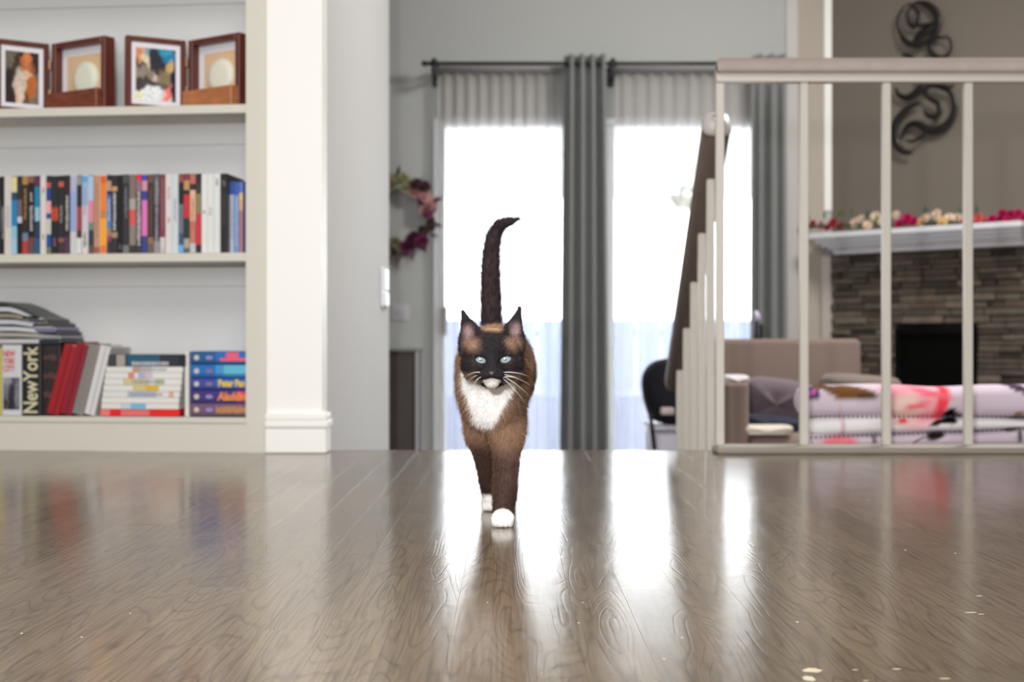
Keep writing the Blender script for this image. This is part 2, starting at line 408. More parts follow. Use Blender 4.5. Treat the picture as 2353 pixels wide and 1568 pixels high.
for px in (1632.5, 1612.5, 1594.5, 1577.5, 1562):
    d = XS * F / (px - CX); k = max(0, min(3, int((d - EDGE) / .25)))
    MB().rbox((XS - .0098, d - .0098, -.19 * (k + 1)), (XS + .0098, d + .0098, zr(d) + .004), .002, 1).build('baluster', METW, sr)

# ------------------------------------------------------------------ light switch on the side wall
sw = thing('light_switch', 'white wall switch and control near the far edge of the stair wall', 'light switch', (-.45, 4.95, Z(712, 4.95)))
sd = 4.92
MB().rbox((-.4495, sd - .06, Z(706, sd)), (-.441, sd + .06, Z(616, sd)), .003).build('wall_plate', mat('switch_plastic', rgb(240, 242, 248), .3), sw)
MB().rbox((-.442, sd - .05, Z(668, sd)), (-.431, sd + .05, Z(618, sd)), .004).build('upper_module', mat('switch_plastic', (1, 1, 1)), sw)
MB().rbox((-.442, sd - .05, Z(705, sd)), (-.429, sd + .04, Z(672, sd)), .004).build('rocker', mat('switch_plastic', (1, 1, 1)), sw)
MB().tube([(-.434, sd - .03, Z(705, sd)), (-.434, sd - .03, Z(713, sd))], .004, 8).build('knob', mat('grey_plastic', rgb(110, 110, 112), .4), sw)
# faint cover plate on window wall
op = thing('outlet_plate', 'small pale wall plate on the window wall under the wreath', 'wall plate', (X(915, DW), DW, Z(735, DW)))
MB().rbox((X(900, DW), DW - .006, Z(737, DW)), (X(940, DW), DW, Z(700, DW)), .003).build('cover', mat('plate_grey', rgb(190, 190, 192), .4), op)
MB().rbox((X(908, DW), DW - .009, Z(727, DW)), (X(932, DW), DW - .005, Z(710, DW)), .002).build('insert', mat('plate_grey2', rgb(180, 180, 184), .4), op)
# ------------------------------------------------------------------ things on the shelves
PRINT = print_mat('printed_sleeve', .3, .5)
K_ = rgb(28, 26, 28); W_ = rgb(228, 226, 224)
CASEM = mat('black_case_plastic', rgb(30, 28, 30), .35)
CASEW = mat('white_case_plastic', rgb(222, 222, 218), .35)
CASEB = mat('blue_case_plastic', rgb(60, 90, 150), .35)
def spine(x0, x1, z0, z1, v, segs, scr, seed, parent):
    """printed spine: bands of colour (fraction from the bottom), plus an unreadable line of small marks"""
    m = MB(BM); r_ = random.Random(seed); hgt = z1 - z0
    y = 0.0
    for f, c in segs:
        m.add([(x0, v, z0 + hgt*y), (x1, v, z0 + hgt*y), (x1, v, z0 + hgt*f), (x0, v, z0 + hgt*f)], [(0, 1, 2, 3)], c); y = f
    for (a, b, c) in scr:
        t = a
        while t < b:
            dh = r_.uniform(.012, .03); ww_ = (x1 - x0) * r_.uniform(.25, .5); cxm = (x0 + x1) / 2 + (x1 - x0) * r_.uniform(-.08, .08)
            e = min(t + dh * .65, b)
            m.add([(cxm - ww_/2, v - .0002, z0 + hgt*t), (cxm + ww_/2, v - .0002, z0 + hgt*t), (cxm + ww_/2, v - .0002, z0 + hgt*e), (cxm - ww_/2, v - .0002, z0 + hgt*e)], [(0, 1, 2, 3)], c)
            t += dh
    return m.build('printed_spine', PRINT, parent, attr=True)
c8 = lambda *a: rgb(*a)
G = c8(120, 118, 120); LW = c8(205, 203, 205)
# crop boundaries (photo px = /3.922), look, bands bottom->top, marks
DV = [
 (-14, 12, 'black', 'k', [(1, K_)], [(.3, .7, G)]),
 (12, 38, 'black with grey lettering', 'k', [(1, K_)], [(.2, .62, LW)]),
 (38, 100, 'cream white', 'w', [(1, c8(214, 206, 200))], [(.35, .62, c8(170, 165, 185))]),
 (100, 155, 'turquoise and blue with a cream top', 'k', [(.2, c8(160, 200, 222)), (.36, c8(140, 195, 215)), (.7, c8(30, 130, 190)), (.8, c8(40, 70, 90)), (1, c8(225, 210, 160))], []),
 (155, 200, 'dark with a mauve middle', 'k', [(.4, K_), (.48, LW), (.7, c8(120, 95, 105)), (1, c8(50, 45, 48))], []),
 (200, 255, 'dark brown with gold lettering and a red foot', 'k', [(.17, c8(185, 60, 60)), (.27, c8(110, 130, 160)), (.9, c8(48, 40, 36)), (1, c8(180, 130, 70))], [(.45, .85, c8(170, 130, 60))]),
 (255, 310, 'black with a bronze top', 'k', [(.15, c8(90, 80, 85)), (.21, c8(130, 60, 50)), (.92, K_), (1, c8(140, 90, 70))], [(.3, .62, LW), (.68, .8, LW)]),
 (310, 362, 'teal blue with a plum top', 'k', [(.2, c8(40, 90, 130)), (.42, c8(35, 60, 90)), (.6, c8(120, 180, 205)), (.86, c8(20, 130, 170)), (1, c8(90, 50, 90))], [(.42, .6, LW)]),
 (362, 415, 'white with small red marks', 'w', [(1, c8(220, 212, 208))], [(.19, .26, c8(150, 70, 70)), (.79, .85, c8(160, 60, 60))]),
 (415, 462, 'royal blue with a pink middle', 'k', [(.08, c8(120, 120, 90)), (.25, c8(35, 80, 150)), (.45, c8(200, 200, 190)), (.52, c8(40, 80, 150)), (.68, c8(230, 170, 170)), (.85, c8(30, 70, 140)), (.92, c8(190, 90, 80)), (1, c8(50, 40, 50))], []),
 (462, 525, 'green-black with an orange-red emblem', 'k', [(.42, c8(26, 36, 40)), (.44, c8(150, 60, 40)), (.58, c8(205, 80, 50)), (.61, c8(140, 60, 40)), (1, c8(34, 42, 46))], [(.1, .2, c8(150, 100, 110)), (.45, .57, c8(160, 50, 40))]),
 (525, 578, 'black with a red picture near its top', 'k', [(.15, c8(70, 50, 50)), (.2, c8(150, 90, 80)), (.86, c8(42, 40, 42)), (.93, c8(190, 90, 80)), (1, c8(40, 30, 30))], [(.4, .62, c8(150, 150, 150))]),
 (578, 632, 'purple-black with white lettering', 'k', [(.22, c8(80, 55, 80)), (1, c8(44, 36, 42))], [(.3, .75, LW)]),
 (632, 690, 'periwinkle blue with a pale foot', 'w', [(.28, c8(205, 205, 205)), (.8, c8(150, 170, 215)), (1, c8(180, 180, 210))], []),
 (690, 737, 'white footed with a dark red middle', 'k', [(.2, c8(220, 220, 220)), (.3, c8(70, 60, 60)), (.6, c8(165, 70, 70)), (.88, c8(44, 42, 44)), (1, c8(150, 150, 150))], []),
 (737, 795, 'sky blue topped with a white foot', 'w', [(.3, c8(215, 212, 210)), (.62, c8(210, 200, 215)), (.92, c8(150, 185, 220)), (1, c8(100, 165, 220))], [(.08, .28, K_), (.5, .85, c8(170, 150, 180))]),
 (795, 845, 'pale blue and rose', 'k', [(.1, c8(110, 80, 70)), (.3, c8(50, 60, 80)), (.4, c8(110, 140, 130)), (.68, c8(220, 140, 160)), (1, c8(175, 200, 225))], []),
 (845, 902, 'tan salmon', 'w', [(.08, c8(150, 100, 80)), (1, c8(196, 145, 118))], [(.2, .9, c8(180, 120, 95))]),
 (902, 960, 'bright orange', 'w', [(.1, c8(235, 120, 50)), (.45, c8(250, 165, 40)), (.55, c8(200, 130, 70)), (.9, c8(238, 130, 45)), (1, c8(220, 100, 40))], []),
 (960, 1005, 'black topped with blue middle', 'k', [(.15, c8(60, 50, 60)), (.22, c8(150, 60, 100)), (.32, c8(160, 130, 100)), (.5, c8(80, 130, 190)), (.75, c8(60, 110, 170)), (.8, c8(60, 40, 90)), (.93, c8(190, 150, 120)), (1, c8(48, 46, 48))], [(.42, .7, LW)]),
 (1005, 1060, 'black with bold white lettering', 'k', [(.2, c8(50, 50, 55)), (.27, c8(170, 140, 120)), (.8, c8(48, 46, 48)), (.86, c8(200, 150, 110)), (1, c8(44, 42, 46))], [(.3, .78, c8(215, 215, 215))]),
 (1060, 1105, 'plain black', 'k', [(1, c8(22, 22, 24))], [(.05, .12, G)]),
 (1105, 1165, 'charcoal with grey lettering', 'k', [(.1, c8(120, 120, 120)), (.9, c8(52, 50, 54)), (1, c8(80, 78, 80))], [(.45, .85, c8(120, 118, 125))]),
 (1165, 1225, 'stone grey with a red patch', 'k', [(.1, c8(60, 55, 50)), (.36, c8(140, 130, 120)), (.56, c8(215, 90, 85)), (.7, c8(170, 165, 155)), (1, c8(130, 115, 105))], []),
 (1225, 1278, 'mauve with a bright red top', 'k', [(.2, c8(60, 58, 70)), (.5, c8(130, 100, 120)), (.8, c8(100, 85, 100)), (.93, c8(150, 110, 130)), (1, c8(225, 50, 80))], [(.1, .8, LW)]),
 (1278, 1330, 'hot pink with blue ends', 'k', [(.22, c8(60, 70, 135)), (.68, c8(225, 120, 185)), (.8, c8(60, 70, 150)), (.93, c8(210, 150, 165)), (1, c8(80, 70, 180))], []),
 (1330, 1385, 'dark brown', 'k', [(.12, c8(110, 95, 85)), (.2, c8(150, 110, 80)), (.9, c8(66, 54, 46)), (1, c8(110, 80, 60))], [(.25, .85, c8(100, 80, 65))]),
 (1385, 1440, 'dark grey with silver lettering', 'k', [(.15, c8(150, 148, 150)), (.62, c8(62, 60, 66)), (1, c8(98, 94, 100))], [(.1, .95, c8(165, 160, 168))]),
 (1440, 1490, 'maroon with a white foot', 'k', [(.07, c8(200, 190, 195)), (.2, c8(215, 200, 205)), (1, c8(128, 62, 78))], [(.3, .95, c8(160, 100, 110))]),
 (1490, 1550, 'white with pale red flourishes', 'w', [(1, c8(222, 216, 214))], [(.38, .46, c8(200, 120, 120)), (.68, .85, c8(205, 150, 150))]),
 (1550, 1607, 'pale aqua white', 'w', [(1, c8(205, 216, 220))], [(.4, .7, c8(150, 165, 170))]),
 (1607, 1655, 'dark with a sky blue foot', 'k', [(.1, c8(110, 175, 225)), (.25, c8(60, 90, 120)), (.62, c8(110, 115, 130)), (.9, c8(34, 36, 44)), (1, c8(150, 80, 70))], []),
 (1655, 1710, 'dark with a scarlet block', 'k', [(.06, c8(100, 100, 90)), (.18, c8(170, 165, 150)), (.44, c8(44, 56, 56)), (.74, c8(205, 50, 55)), (.8, c8(40, 40, 44)), (.92, c8(190, 150, 100)), (1, c8(140, 60, 60))], []),
 (1710, 1765, 'peach and coral', 'k', [(.12, c8(200, 195, 195)), (.4, c8(200, 120, 105)), (.8, c8(225, 180, 150)), (.88, c8(60, 40, 40)), (1, c8(190, 110, 100))], [(.3, .7, c8(180, 100, 85))]),
 (1765, 1815, 'olive topped with a red lower half', 'k', [(.1, c8(50, 40, 50)), (.5, c8(205, 55, 65)), (.75, c8(140, 130, 90)), (.88, c8(60, 56, 54)), (1, c8(44, 42, 44))], []),
 (1815, 1870, 'plain white', 'w', [(1, c8(228, 226, 224))], [(.5, .54, G)]),
 (1870, 1925, 'plain white', 'w', [(1, c8(226, 225, 222))], [(.48, .58, c8(170, 170, 165))]),
 (1925, 1985, 'plain white', 'w', [(1, c8(222, 224, 224))], [(.85, .94, G)]),
 (1985, 2050, 'thick black', 'k', [(1, c8(36, 32, 32))], [(.35, .75, c8(70, 55, 48)), (.85, .92, G)]),
 (2050, 2110, 'blue topped white', 'b', [(.82, c8(185, 190, 205)), (1, c8(45, 80, 160))], [(.2, .8, c8(130, 135, 160))]),
 (2110, 2155, 'sky blue', 'b', [(.82, c8(120, 150, 200)), (1, c8(60, 95, 175))], [(.1, .8, c8(170, 190, 220))]),
 (2155, 2190, 'blue topped coral and yellow', 'b', [(.6, c8(180, 120, 120)), (.75, c8(225, 170, 120)), (.85, c8(225, 200, 120)), (1, c8(100, 120, 200))], []),
 (2190, 2216, 'slim navy', 'b', [(1, c8(50, 62, 100))], []),
]
ordn = lambda i: ['', 'first', 'second', 'third', 'fourth', 'fifth', 'sixth', 'seventh', 'eighth', 'ninth', 'tenth', 'eleventh', 'twelfth'][i] if i < 13 else str(i) + ('st' if i % 10 == 1 and i != 11 else 'nd' if i % 10 == 2 and i != 12 else 'rd' if i % 10 == 3 and i != 13 else 'th')
nD = len(DV)
for i, (a, b, look, km, segs, scr) in enumerate(DV):
    blu = km == 'b'; v0 = .03 if blu else .012
    u1, d1 = ub(a / 3.922, v0); u0, d0 = ub(b / 3.922, v0)
    if blu: u0 = max(u0, us + .0005); u1 = min(u1, prev)
    prev = u0
    hh = .172 if blu else .190; hh += ((i * 37) % 5 - 2) * .0003
    z0 = ZS[1] + .0005
    where = ordn(nD - i) + ' from right'
    t = thing('disc_case', f'{look} disc case, middle shelf, {where}', 'disc case', BM @ Vector(((u0 + u1) / 2, .08, z0)), 'disc cases on the middle shelf')
    MB(BM).rbox((u0 + .0003, v0 + .0006, z0), (u1 - .0003, v0 + .132, z0 + hh), .0012, 1).build('case', {'k': CASEM, 'w': CASEW, 'b': CASEB}[km], t)
    spine(u0 + .0006, u1 - .0006, z0 + .001, z0 + hh - .0015, v0, segs, scr, i, t)

# ---- hinged picture frames
MAHOG = mat('mahogany_wood', rgb(98, 46, 36), .4, var=.25, vscale=12, stretch=(3, 3, .6))
OAKB = {0: mat('red_brown_ledge_wood', rgb(122, 62, 40), .45, var=.3, vscale=14, stretch=(.8, 3, 6)), 1: mat('orange_brown_ledge_wood', rgb(178, 112, 68), .45, var=.2, vscale=14, stretch=(.8, 3, 6))}
MATW = mat('mat_board', rgb(236, 234, 240), .7)
TANP = mat('tan_card', rgb(224, 190, 152), .7)
CLAY = mat('cream_clay', rgb(232, 232, 214), .6, bump=.3, bscale=60)
BRASS = mat('aged_hinge', rgb(150, 120, 90), .4, metal=.8)
def blobs(base, lst, nz=.0, seed=1):
    r_ = np.random.RandomState(seed); tab = r_.rand(64, 64)
    def n(u, v, s_):
        x, y = u * s_, v * s_; i, j = int(x) % 64, int(y) % 64; fx, fy = x % 1, y % 1
        i2, j2 = (i + 1) % 64, (j + 1) % 64
        return (tab[i, j]*(1-fx) + tab[i2, j]*fx)*(1-fy) + (tab[i, j2]*(1-fx) + tab[i2, j2]*fx)*fy
    def f(u, v):
        c = list(base)
        for (x, y, rx, ry, ang, col, soft) in lst:
            dx, dy = u - x + nz * (n(u, v, 9) - .5), v - y + nz * (n(v + .3, u, 11) - .5); ca, sa = math.cos(ang), math.sin(ang)
            p, q = (dx * ca + dy * sa) / rx, (-dx * sa + dy * ca) / ry; d = math.sqrt(p * p + q * q)
            k = max(0, min(1, (1 - d) / soft + .5))
            c = [c[i] * (1 - k) + col[i] * k for i in range(3)]
        k = .75 + .5 * n(u, v, 30) * (1 if nz else .5) + (0 if nz else .12)
        return [min(1, x * k) for x in c]
    return f
ph0 = blobs(rgb(52, 36, 32), [   # orange tabby seen against a dark basket, white bib
    (.12, .85, .3, .2, .3, rgb(110, 104, 90), .5), (.9, .15, .25, .4, 0, rgb(130, 120, 104), .6), (.85, .8, .16, .2, 0, rgb(50, 44, 48), .4),
    (.58, .7, .26, .2, -.3, rgb(196, 112, 56), .3), (.66, .9, .1, .14, -.2, rgb(214, 128, 82), .3), (.35, .88, .1, .12, .3, rgb(70, 50, 40), .3),
    (.34, .68, .16, .12, 0, rgb(74, 56, 44), .4), (.62, .52, .17, .13, 0, rgb(224, 190, 160), .3), (.45, .34, .2, .3, 0, rgb(214, 196, 180), .3),
    (.78, .33, .14, .2, 0, rgb(196, 110, 50), .4), (.42, .1, .1, .2, .1, rgb(226, 200, 176), .3), (.64, .08, .06, .2, 0, rgb(120, 70, 50), .4),
    (.43, .67, .04, .03, 0, rgb(150, 160, 130), .4), (.68, .73, .04, .035, 0, rgb(150, 170, 140), .4)], .12, 3)
ph1 = blobs(rgb(60, 56, 60), [   # grey tabby lying with a dark companion, teal top, pale blanket
    (.1, .9, .25, .18, 0, rgb(226, 150, 110), .4), (.3, .75, .2, .2, 0, rgb(240, 226, 190), .4), (.62, .93, .4, .1, 0, rgb(60, 160, 200), .4), (.85, .8, .2, .12, 0, rgb(40, 130, 180), .5),
    (.5, .75, .2, .3, .2, rgb(50, 52, 66), .3), (.1, .6, .14, .1, 0, rgb(50, 50, 56), .4), (.85, .6, .1, .22, -.4, rgb(214, 176, 120), .4),
    (.3, .45, .4, .16, -.3, rgb(150, 136, 124), .4), (.5, .42, .12, .06, .5, rgb(220, 200, 190), .5), (.75, .45, .16, .16, .5, rgb(140, 124, 90), .5), (.25, .3, .35, .14, 0, rgb(80, 70, 66), .4),
    (.45, .06, .5, .22, .0, rgb(236, 240, 245), .2), (.1, .08, .12, .1, 0, rgb(236, 240, 190), .5), (.82, .14, .1, .18, -.5, rgb(240, 130, 120), .5), (.98, .3, .1, .35, 0, rgb(40, 36, 60), .4)], .12, 5)
def picture_frames(idx, pxl, pxh, pxr, pxs, label):
    """left leaf with a photo, right shadow box with a clay disc and a wooden ledge box before it"""
    z0 = ZS[2] + .0005; hh = .178
    ua, da = ub(pxl, .03); uh_, dh = ub(pxh, .115); uc, dc = ub(pxr, .03)
    t = thing('hinged_picture_frame', label, 'picture frame', BM @ Vector((uh_, .1, z0)), 'hinged picture frames on the top shelf')
    def leaf(p0, p1, thick):      # frame matrix along the leaf; x along, y depth (away from viewer), z up
        a = (Vector((*p1, 0)) - Vector((*p0, 0))); L = a.length; a.normalize(); nrm = Vector((-a.y, a.x, 0))
        if nrm.y < 0: nrm = -nrm
        return BM @ Matrix(((a.x, nrm.x, 0, p0[0]), (a.y, nrm.y, 0, p0[1]), (0, 0, 1, z0), (0, 0, 0, 1))), L
    # left leaf
    M1, L1 = leaf((ua, .03), (uh_ + .003, .112), .02)
    M2, L2 = leaf((uh_ - .002, .112), (uc, .03), .03)
    def rails(M, L, bw, dep, name='frame'):
        f = MB(M)
        f.rbox((0, 0, 0), (bw, dep, hh), .0015, 1); f.rbox((L - bw, 0, 0), (L, dep, hh), .0015, 1)
        f.rbox((bw, 0, 0), (L - bw, dep, bw), .0015, 1); f.rbox((bw, 0, hh - bw), (L - bw, dep, hh), .0015, 1)
        f.box((bw * .5, dep - .003, bw * .5), (L - bw * .5, dep, hh - bw * .5))
        return f.build(name, MAHOG, t)
    f1 = rails(M1, L1, .013, .018, 'photo_leaf')
    MB(M1).box((.012, .006, .012), (L1 - .012, .009, hh - .012)).build('mat_board', MATW, f1)
    pm = MB(M1); fnp = (ph0, ph1)[idx]
    px0, px1, pz0, pz1 = .024, L1 - .024, .024, hh - .026
    pm.grid(lambda a, b: (px0 + (px1 - px0) * a, .0055, pz0 + (pz1 - pz0) * b), 40, 56)
    inv = M1.inverted()
    def vcf(v):
        l = inv @ v; return fnp((l.x - px0) / (px1 - px0), (l.z - pz0) / (pz1 - pz0))
    pm.vc = vcf; pm.build('photo_print', PRINT, f1)
    f2 = rails(M2, L2, .014, .034, 'box_leaf')
    MB(M2).box((.013, .024, .013), (L2 - .013, .028, hh - .013)).build('mat_board', MATW, f2)
    MB(M2).box((.034, .022, .02), (L2 - .012, .0245, hh - .034)).build('card', TANP, f2)
    dsk = MB(M2); cxm, czm, R = L2 * .545, .083, .043
    vs = []; n = 40
    for (rr, yy) in ((0, .011), (R * .6, .0112), (R * .93, .0125), (R, .017), (R, .022)):
        for k in range(n): q = 2 * math.pi * k / n; vs.append((cxm + rr * math.cos(q), yy, czm + rr * math.sin(q)))
    dsk.add(vs, [(j*n+k, j*n+(k+1) % n, (j+1)*n+(k+1) % n, (j+1)*n+k) for j in range(4) for k in range(n)])
    dsk.build('clay_paw_disc', CLAY, f2, True)
    for zz in (.05, .125): MB(BM).tube([(uh_ + .0005, .108, z0 + zz - .012), (uh_ + .0005, .108, z0 + zz + .012)], .003, 8).build('hinge', BRASS, t)
    lb = MB(M2); hz = .048
    lb.rbox((.006, -.026, .0), (L2, -.001, hz), .002, 1); lb.build('ledge_box', OAKB[idx], t)
picture_frames(0, -10, 117, 240, 0, 'left hinged frame pair with orange tabby photo and red-brown ledge on top shelf')
picture_frames(1, 290, 431, 549, 0, 'right hinged frame pair with grey tabby photo and orange-brown ledge on top shelf')

# ---- bottom shelf, left to right
def PZ(py, px, v=.02): return zb(py, px, v)
zb0 = ZS[0] + .0005
REDL = mat('red_lettering', rgb(205, 60, 62), .5); CREAM = mat('cream_lettering', rgb(212, 205, 170), .5)
BKW = mat('white_book_cover', rgb(206, 206, 208), .45); BKK = mat('black_book_cover', rgb(24, 22, 22), .45); PAGES = mat('book_pages', rgb(222, 216, 204), .8)
def upright(name, label, px0, px1, pyt, mcov, group=None, v=.012, dep=.13, cat='book'):
    u1 = ub(px0, v)[0]; u0 = ub(px1, v)[0]; zt = zb(pyt, px1, v)
    t = thing(name, label, cat, BM @ Vector(((u0 + u1) / 2, .08, zb0)), group)
    c = MB(BM)
    c.rbox((u0, v, zb0), (u1, v + .006, zt), .0025, 2); c.box((u0, v + .004, zb0), (u0 + .0025, v + dep, zt)); c.box((u1 - .0025, v + .004, zb0), (u1, v + dep, zt))
    c.build('cover', mcov, t)
    MB(BM).box((u0 + .0025, v + .006, zb0 + .003), (u1 - .0025, v + dep - .003, zt - .003)).build('pages', PAGES, t)
    return t, u0, u1, zt
def face_M(u, v, z, rot=0):     # lettering plane facing the viewer, x to the right
    R = BM.to_3x3(); x = -(R @ Vector((1, 0, 0))); zz = Vector((0, 0, 1)); y = -(R @ Vector((0, 1, 0)))
    M = Matrix((( x.x, zz.x, y.x, 0), (x.y, zz.y, y.y, 0), (x.z, zz.z, y.z, 0), (0, 0, 0, 1)))
    return Matrix.Translation(BM @ Vector((u, v, z))) @ M @ Matrix.Rotation(rot, 4, 'Z')
vB = .012
t, u0, u1, zt = upright('book', 'yellow spined book cut by the left frame edge on bottom shelf', -20, 3, 800, mat('yellow_cover', rgb(196, 180, 70), .5), 'upright books under the magazines')
t, u0, u1, zt = upright('book', 'white spined city guide book with red title and grey skyline picture', 4, 49, 793, BKW, 'upright books under the magazines')
uc = (u0 + u1) / 2
for k, wd in enumerate(('NEW', 'YORK', 'CITY')):
    text(wd, .0200, REDL, face_M(uc + .006, vB - .0006, zb(814 + 17 * k, 26, vB)), parent=t, sx=.52 if k == 1 else .66, bold=.0006)
gm = MB(BM); z0g, z1g = zb(942, 26, vB), zb(868, 26, vB)
gm.grid(lambda a, b: (u1 - .004 - (u1 - u0 - .008) * a, vB - .0004, z0g + (z1g - z0g) * b), 16, 26)
sky = blobs(rgb(92, 92, 100), [(.5, .3, .22, .5, 0, rgb(40, 38, 46), .3), (.55, .75, .1, .3, 0, rgb(50, 48, 56), .3), (.15, .55, .12, .3, 0, rgb(120, 120, 130), .5), (.85, .5, .12, .4, 0, rgb(128, 128, 138), .4), (.2, .9, .3, .14, 0, rgb(150, 150, 158), .5), (.1, .2, .1, .2, 0, rgb(40, 40, 48), .5)], .15, 8)
inv = BM.inverted()
gm.vc = lambda v: sky((u1 - .004 - (inv @ v).x) / (u1 - u0 - .008), ((inv @ v).z - z0g) / (z1g - z0g))
gm.build('skyline_print', PRINT, t)
t, u0, u1, zt = upright('book', 'black spined book with large cream title running upwards', 50, 94, 790, BKK, 'upright books under the magazines')
text('NewYork', .051, CREAM, face_M((u0 + u1) / 2, vB - .0006, (zb0 + zt) / 2 - .002, math.pi / 2), parent=t, sx=.79, bold=.0008)
t, u0, u1, zt = upright('book', 'dark brown-black book with faint reddish lettering beside the red binder', 95, 139, 793, mat('brown_black_cover', rgb(38, 28, 28), .5), 'upright books under the magazines', v=.022)
gm = MB(BM); r_ = random.Random(4)
for row in range(3):
    zc = zt - .03 - row * .045
    for k in range(5):
        a = u1 - .006 - k * .0066; gm.box((a - .0045, .0214, zc - r_.uniform(.004, .009)), (a, .0218, zc + r_.uniform(.003, .009)), rgb(96, 66, 62))
o = gm.build('faint_lettering', PRINT, t, attr=True); o['kind'] = 'stuff'

# leaning binders and notebooks
def leaning(name, label, cat, pb0, pb1, pt0, pyt, m1, m2=None, dep=.13, v=.014, spiral=False):
    uL, uR = ub(pb0, v)[0], ub(pb1, v)[0]; ut = ub(pt0, v)[0]; zt = zb(pyt, pt0, v)
    dx, dz = uL - ut, zt - zb0; ang = math.atan2(dx, dz); Lh = math.hypot(dx, dz); th = (uL - uR) * math.cos(ang)
    # local: x thickness (towards -u), z up along the lean; pivot at the lower right corner
    M = BM @ Matrix.Translation((uR, v, zb0)) @ Matrix(((math.cos(ang), 0, -math.sin(ang), 0), (0, 1, 0, 0), (math.sin(ang), 0, math.cos(ang), 0), (0, 0, 0, 1)))
    t = thing(name, label, cat, BM @ Vector(((uL + uR) / 2, .08, zb0)), 'leaning notebooks on the bottom shelf')
    c = MB(M); c.rbox((0, 0, 0), (th, .006, Lh), .0025, 2); c.box((0, .004, 0), (.003, dep, Lh)); c.box((th - .003, .004, 0), (th, dep, Lh)); c.build('cover', m1, t)
    MB(M).box((.003, .006, .003), (th - .003, dep - .003, Lh - .004)).build('pages', PAGES, t)
    if m2: MB(M).box((th * .38, -.0008, .002), (th * .46, .0005, Lh - .002)).build('spine_groove', m2, t)
    if spiral:
        for k in range(24):
            zz = .004 + (Lh - .008) * k / 23; pts = [(th/2 + (th/2 + .0015) * math.cos(q), .003 - .0065 * math.sin(q), zz + .0012 * math.sin(q)) for q in [math.pi * j / 8 for j in range(9)]]
            MB(M).tube(pts, .0011, 5).build('binding_ring', mat('silver_wire', rgb(190, 186, 184), .35, metal=.7), t)
    return t
RED1 = mat('crimson_binder_cloth', rgb(158, 8, 26), .5, bump=.15, bscale=500); RED2 = mat('deep_crimson_groove', rgb(104, 4, 20), .5)
leaning('binder', 'bright crimson binder leaning against the dark book', 'binder', 104, 133, 146, 797, RED1, RED2)
leaning('binder', 'deep crimson binder leaning second, next to grey spiral notebook', 'binder', 134, 162, 174, 793, mat('deep_crimson_cloth', rgb(140, 8, 34), .5, bump=.15, bscale=500), RED2)
leaning('spiral_notebook', 'grey spiral notebook with wire mesh spine leaning on binders', 'notebook', 163, 189, 203, 797, mat('grey_notebook', rgb(150, 142, 138), .6), spiral=True)
leaning('notebook', 'white notebook leaning against the grey spiral notebook', 'notebook', 191, 216, 229, 799, mat('white_notebook', rgb(214, 212, 212), .5), mat('notebook_groove', rgb(170, 165, 165), .5))

# lying disc cases
FLAT = [
 (941, 956, 231, 412, 'red', 'lying red case at the bottom of the white case stack', [(.12, c8(236, 120, 110)), (.26, c8(225, 30, 34)), (.62, c8(225, 110, 110)), (1, c8(230, 36, 34))], None),
 (927.5, 940, 233, 410, 'white', 'lying white case with a light blue title just above the red case', [(.25, c8(226, 222, 216)), (.38, c8(200, 208, 214)), (.58, c8(120, 186, 222)), (1, c8(228, 224, 218))], None),
 (914, 926.5, 234, 411, 'white', 'lying plain white case, second above the red case', [(1, c8(230, 226, 222))], None),
 (899.5, 913, 236, 413, 'white', 'lying white case with grey-blue title, third above the red case', [(.32, c8(224, 222, 220)), (.7, c8(180, 190, 208)), (.86, c8(228, 224, 220)), (.92, c8(220, 170, 150)), (1, c8(228, 224, 220))], 1),
 (885.5, 898.5, 238, 415, 'white', 'lying white case with yellow picture in mid spine', [(.38, c8(228, 226, 222)), (.55, c8(214, 196, 140)), (.72, c8(222, 180, 70)), (1, c8(230, 228, 222))], None),
 (870.5, 884.5, 240, 417, 'white', 'lying white case with gold title and green picture', [(.24, c8(228, 226, 222)), (.58, c8(210, 198, 150)), (.66, c8(228, 226, 222)), (.78, c8(186, 206, 150)), (1, c8(230, 228, 222))], 1),
 (856.5, 869.5, 242, 418, 'white', 'lying white case with red and blue marks on its spine', [(.3, c8(228, 226, 224)), (.38, c8(220, 140, 120)), (.43, c8(226, 220, 220)), (.52, c8(170, 180, 215)), (.62, c8(214, 196, 200)), (1, c8(230, 228, 224))], None),
 (843, 855.5, 244, 420, 'white', 'lying white case with orange mark just under the teal case', [(.34, c8(226, 224, 218)), (.45, c8(214, 160, 120)), (.6, c8(206, 198, 192)), (1, c8(230, 228, 224))], 1),
 (815, 842, 250, 428, 'teal', 'dark teal box set lying on top of the white case stack', [(.1, c8(60, 64, 68)), (.21, c8(170, 160, 150)), (.24, c8(60, 64, 68)), (.66, c8(38, 92, 118)), (.9, c8(44, 50, 58)), (1, c8(36, 36, 42))], 2)]
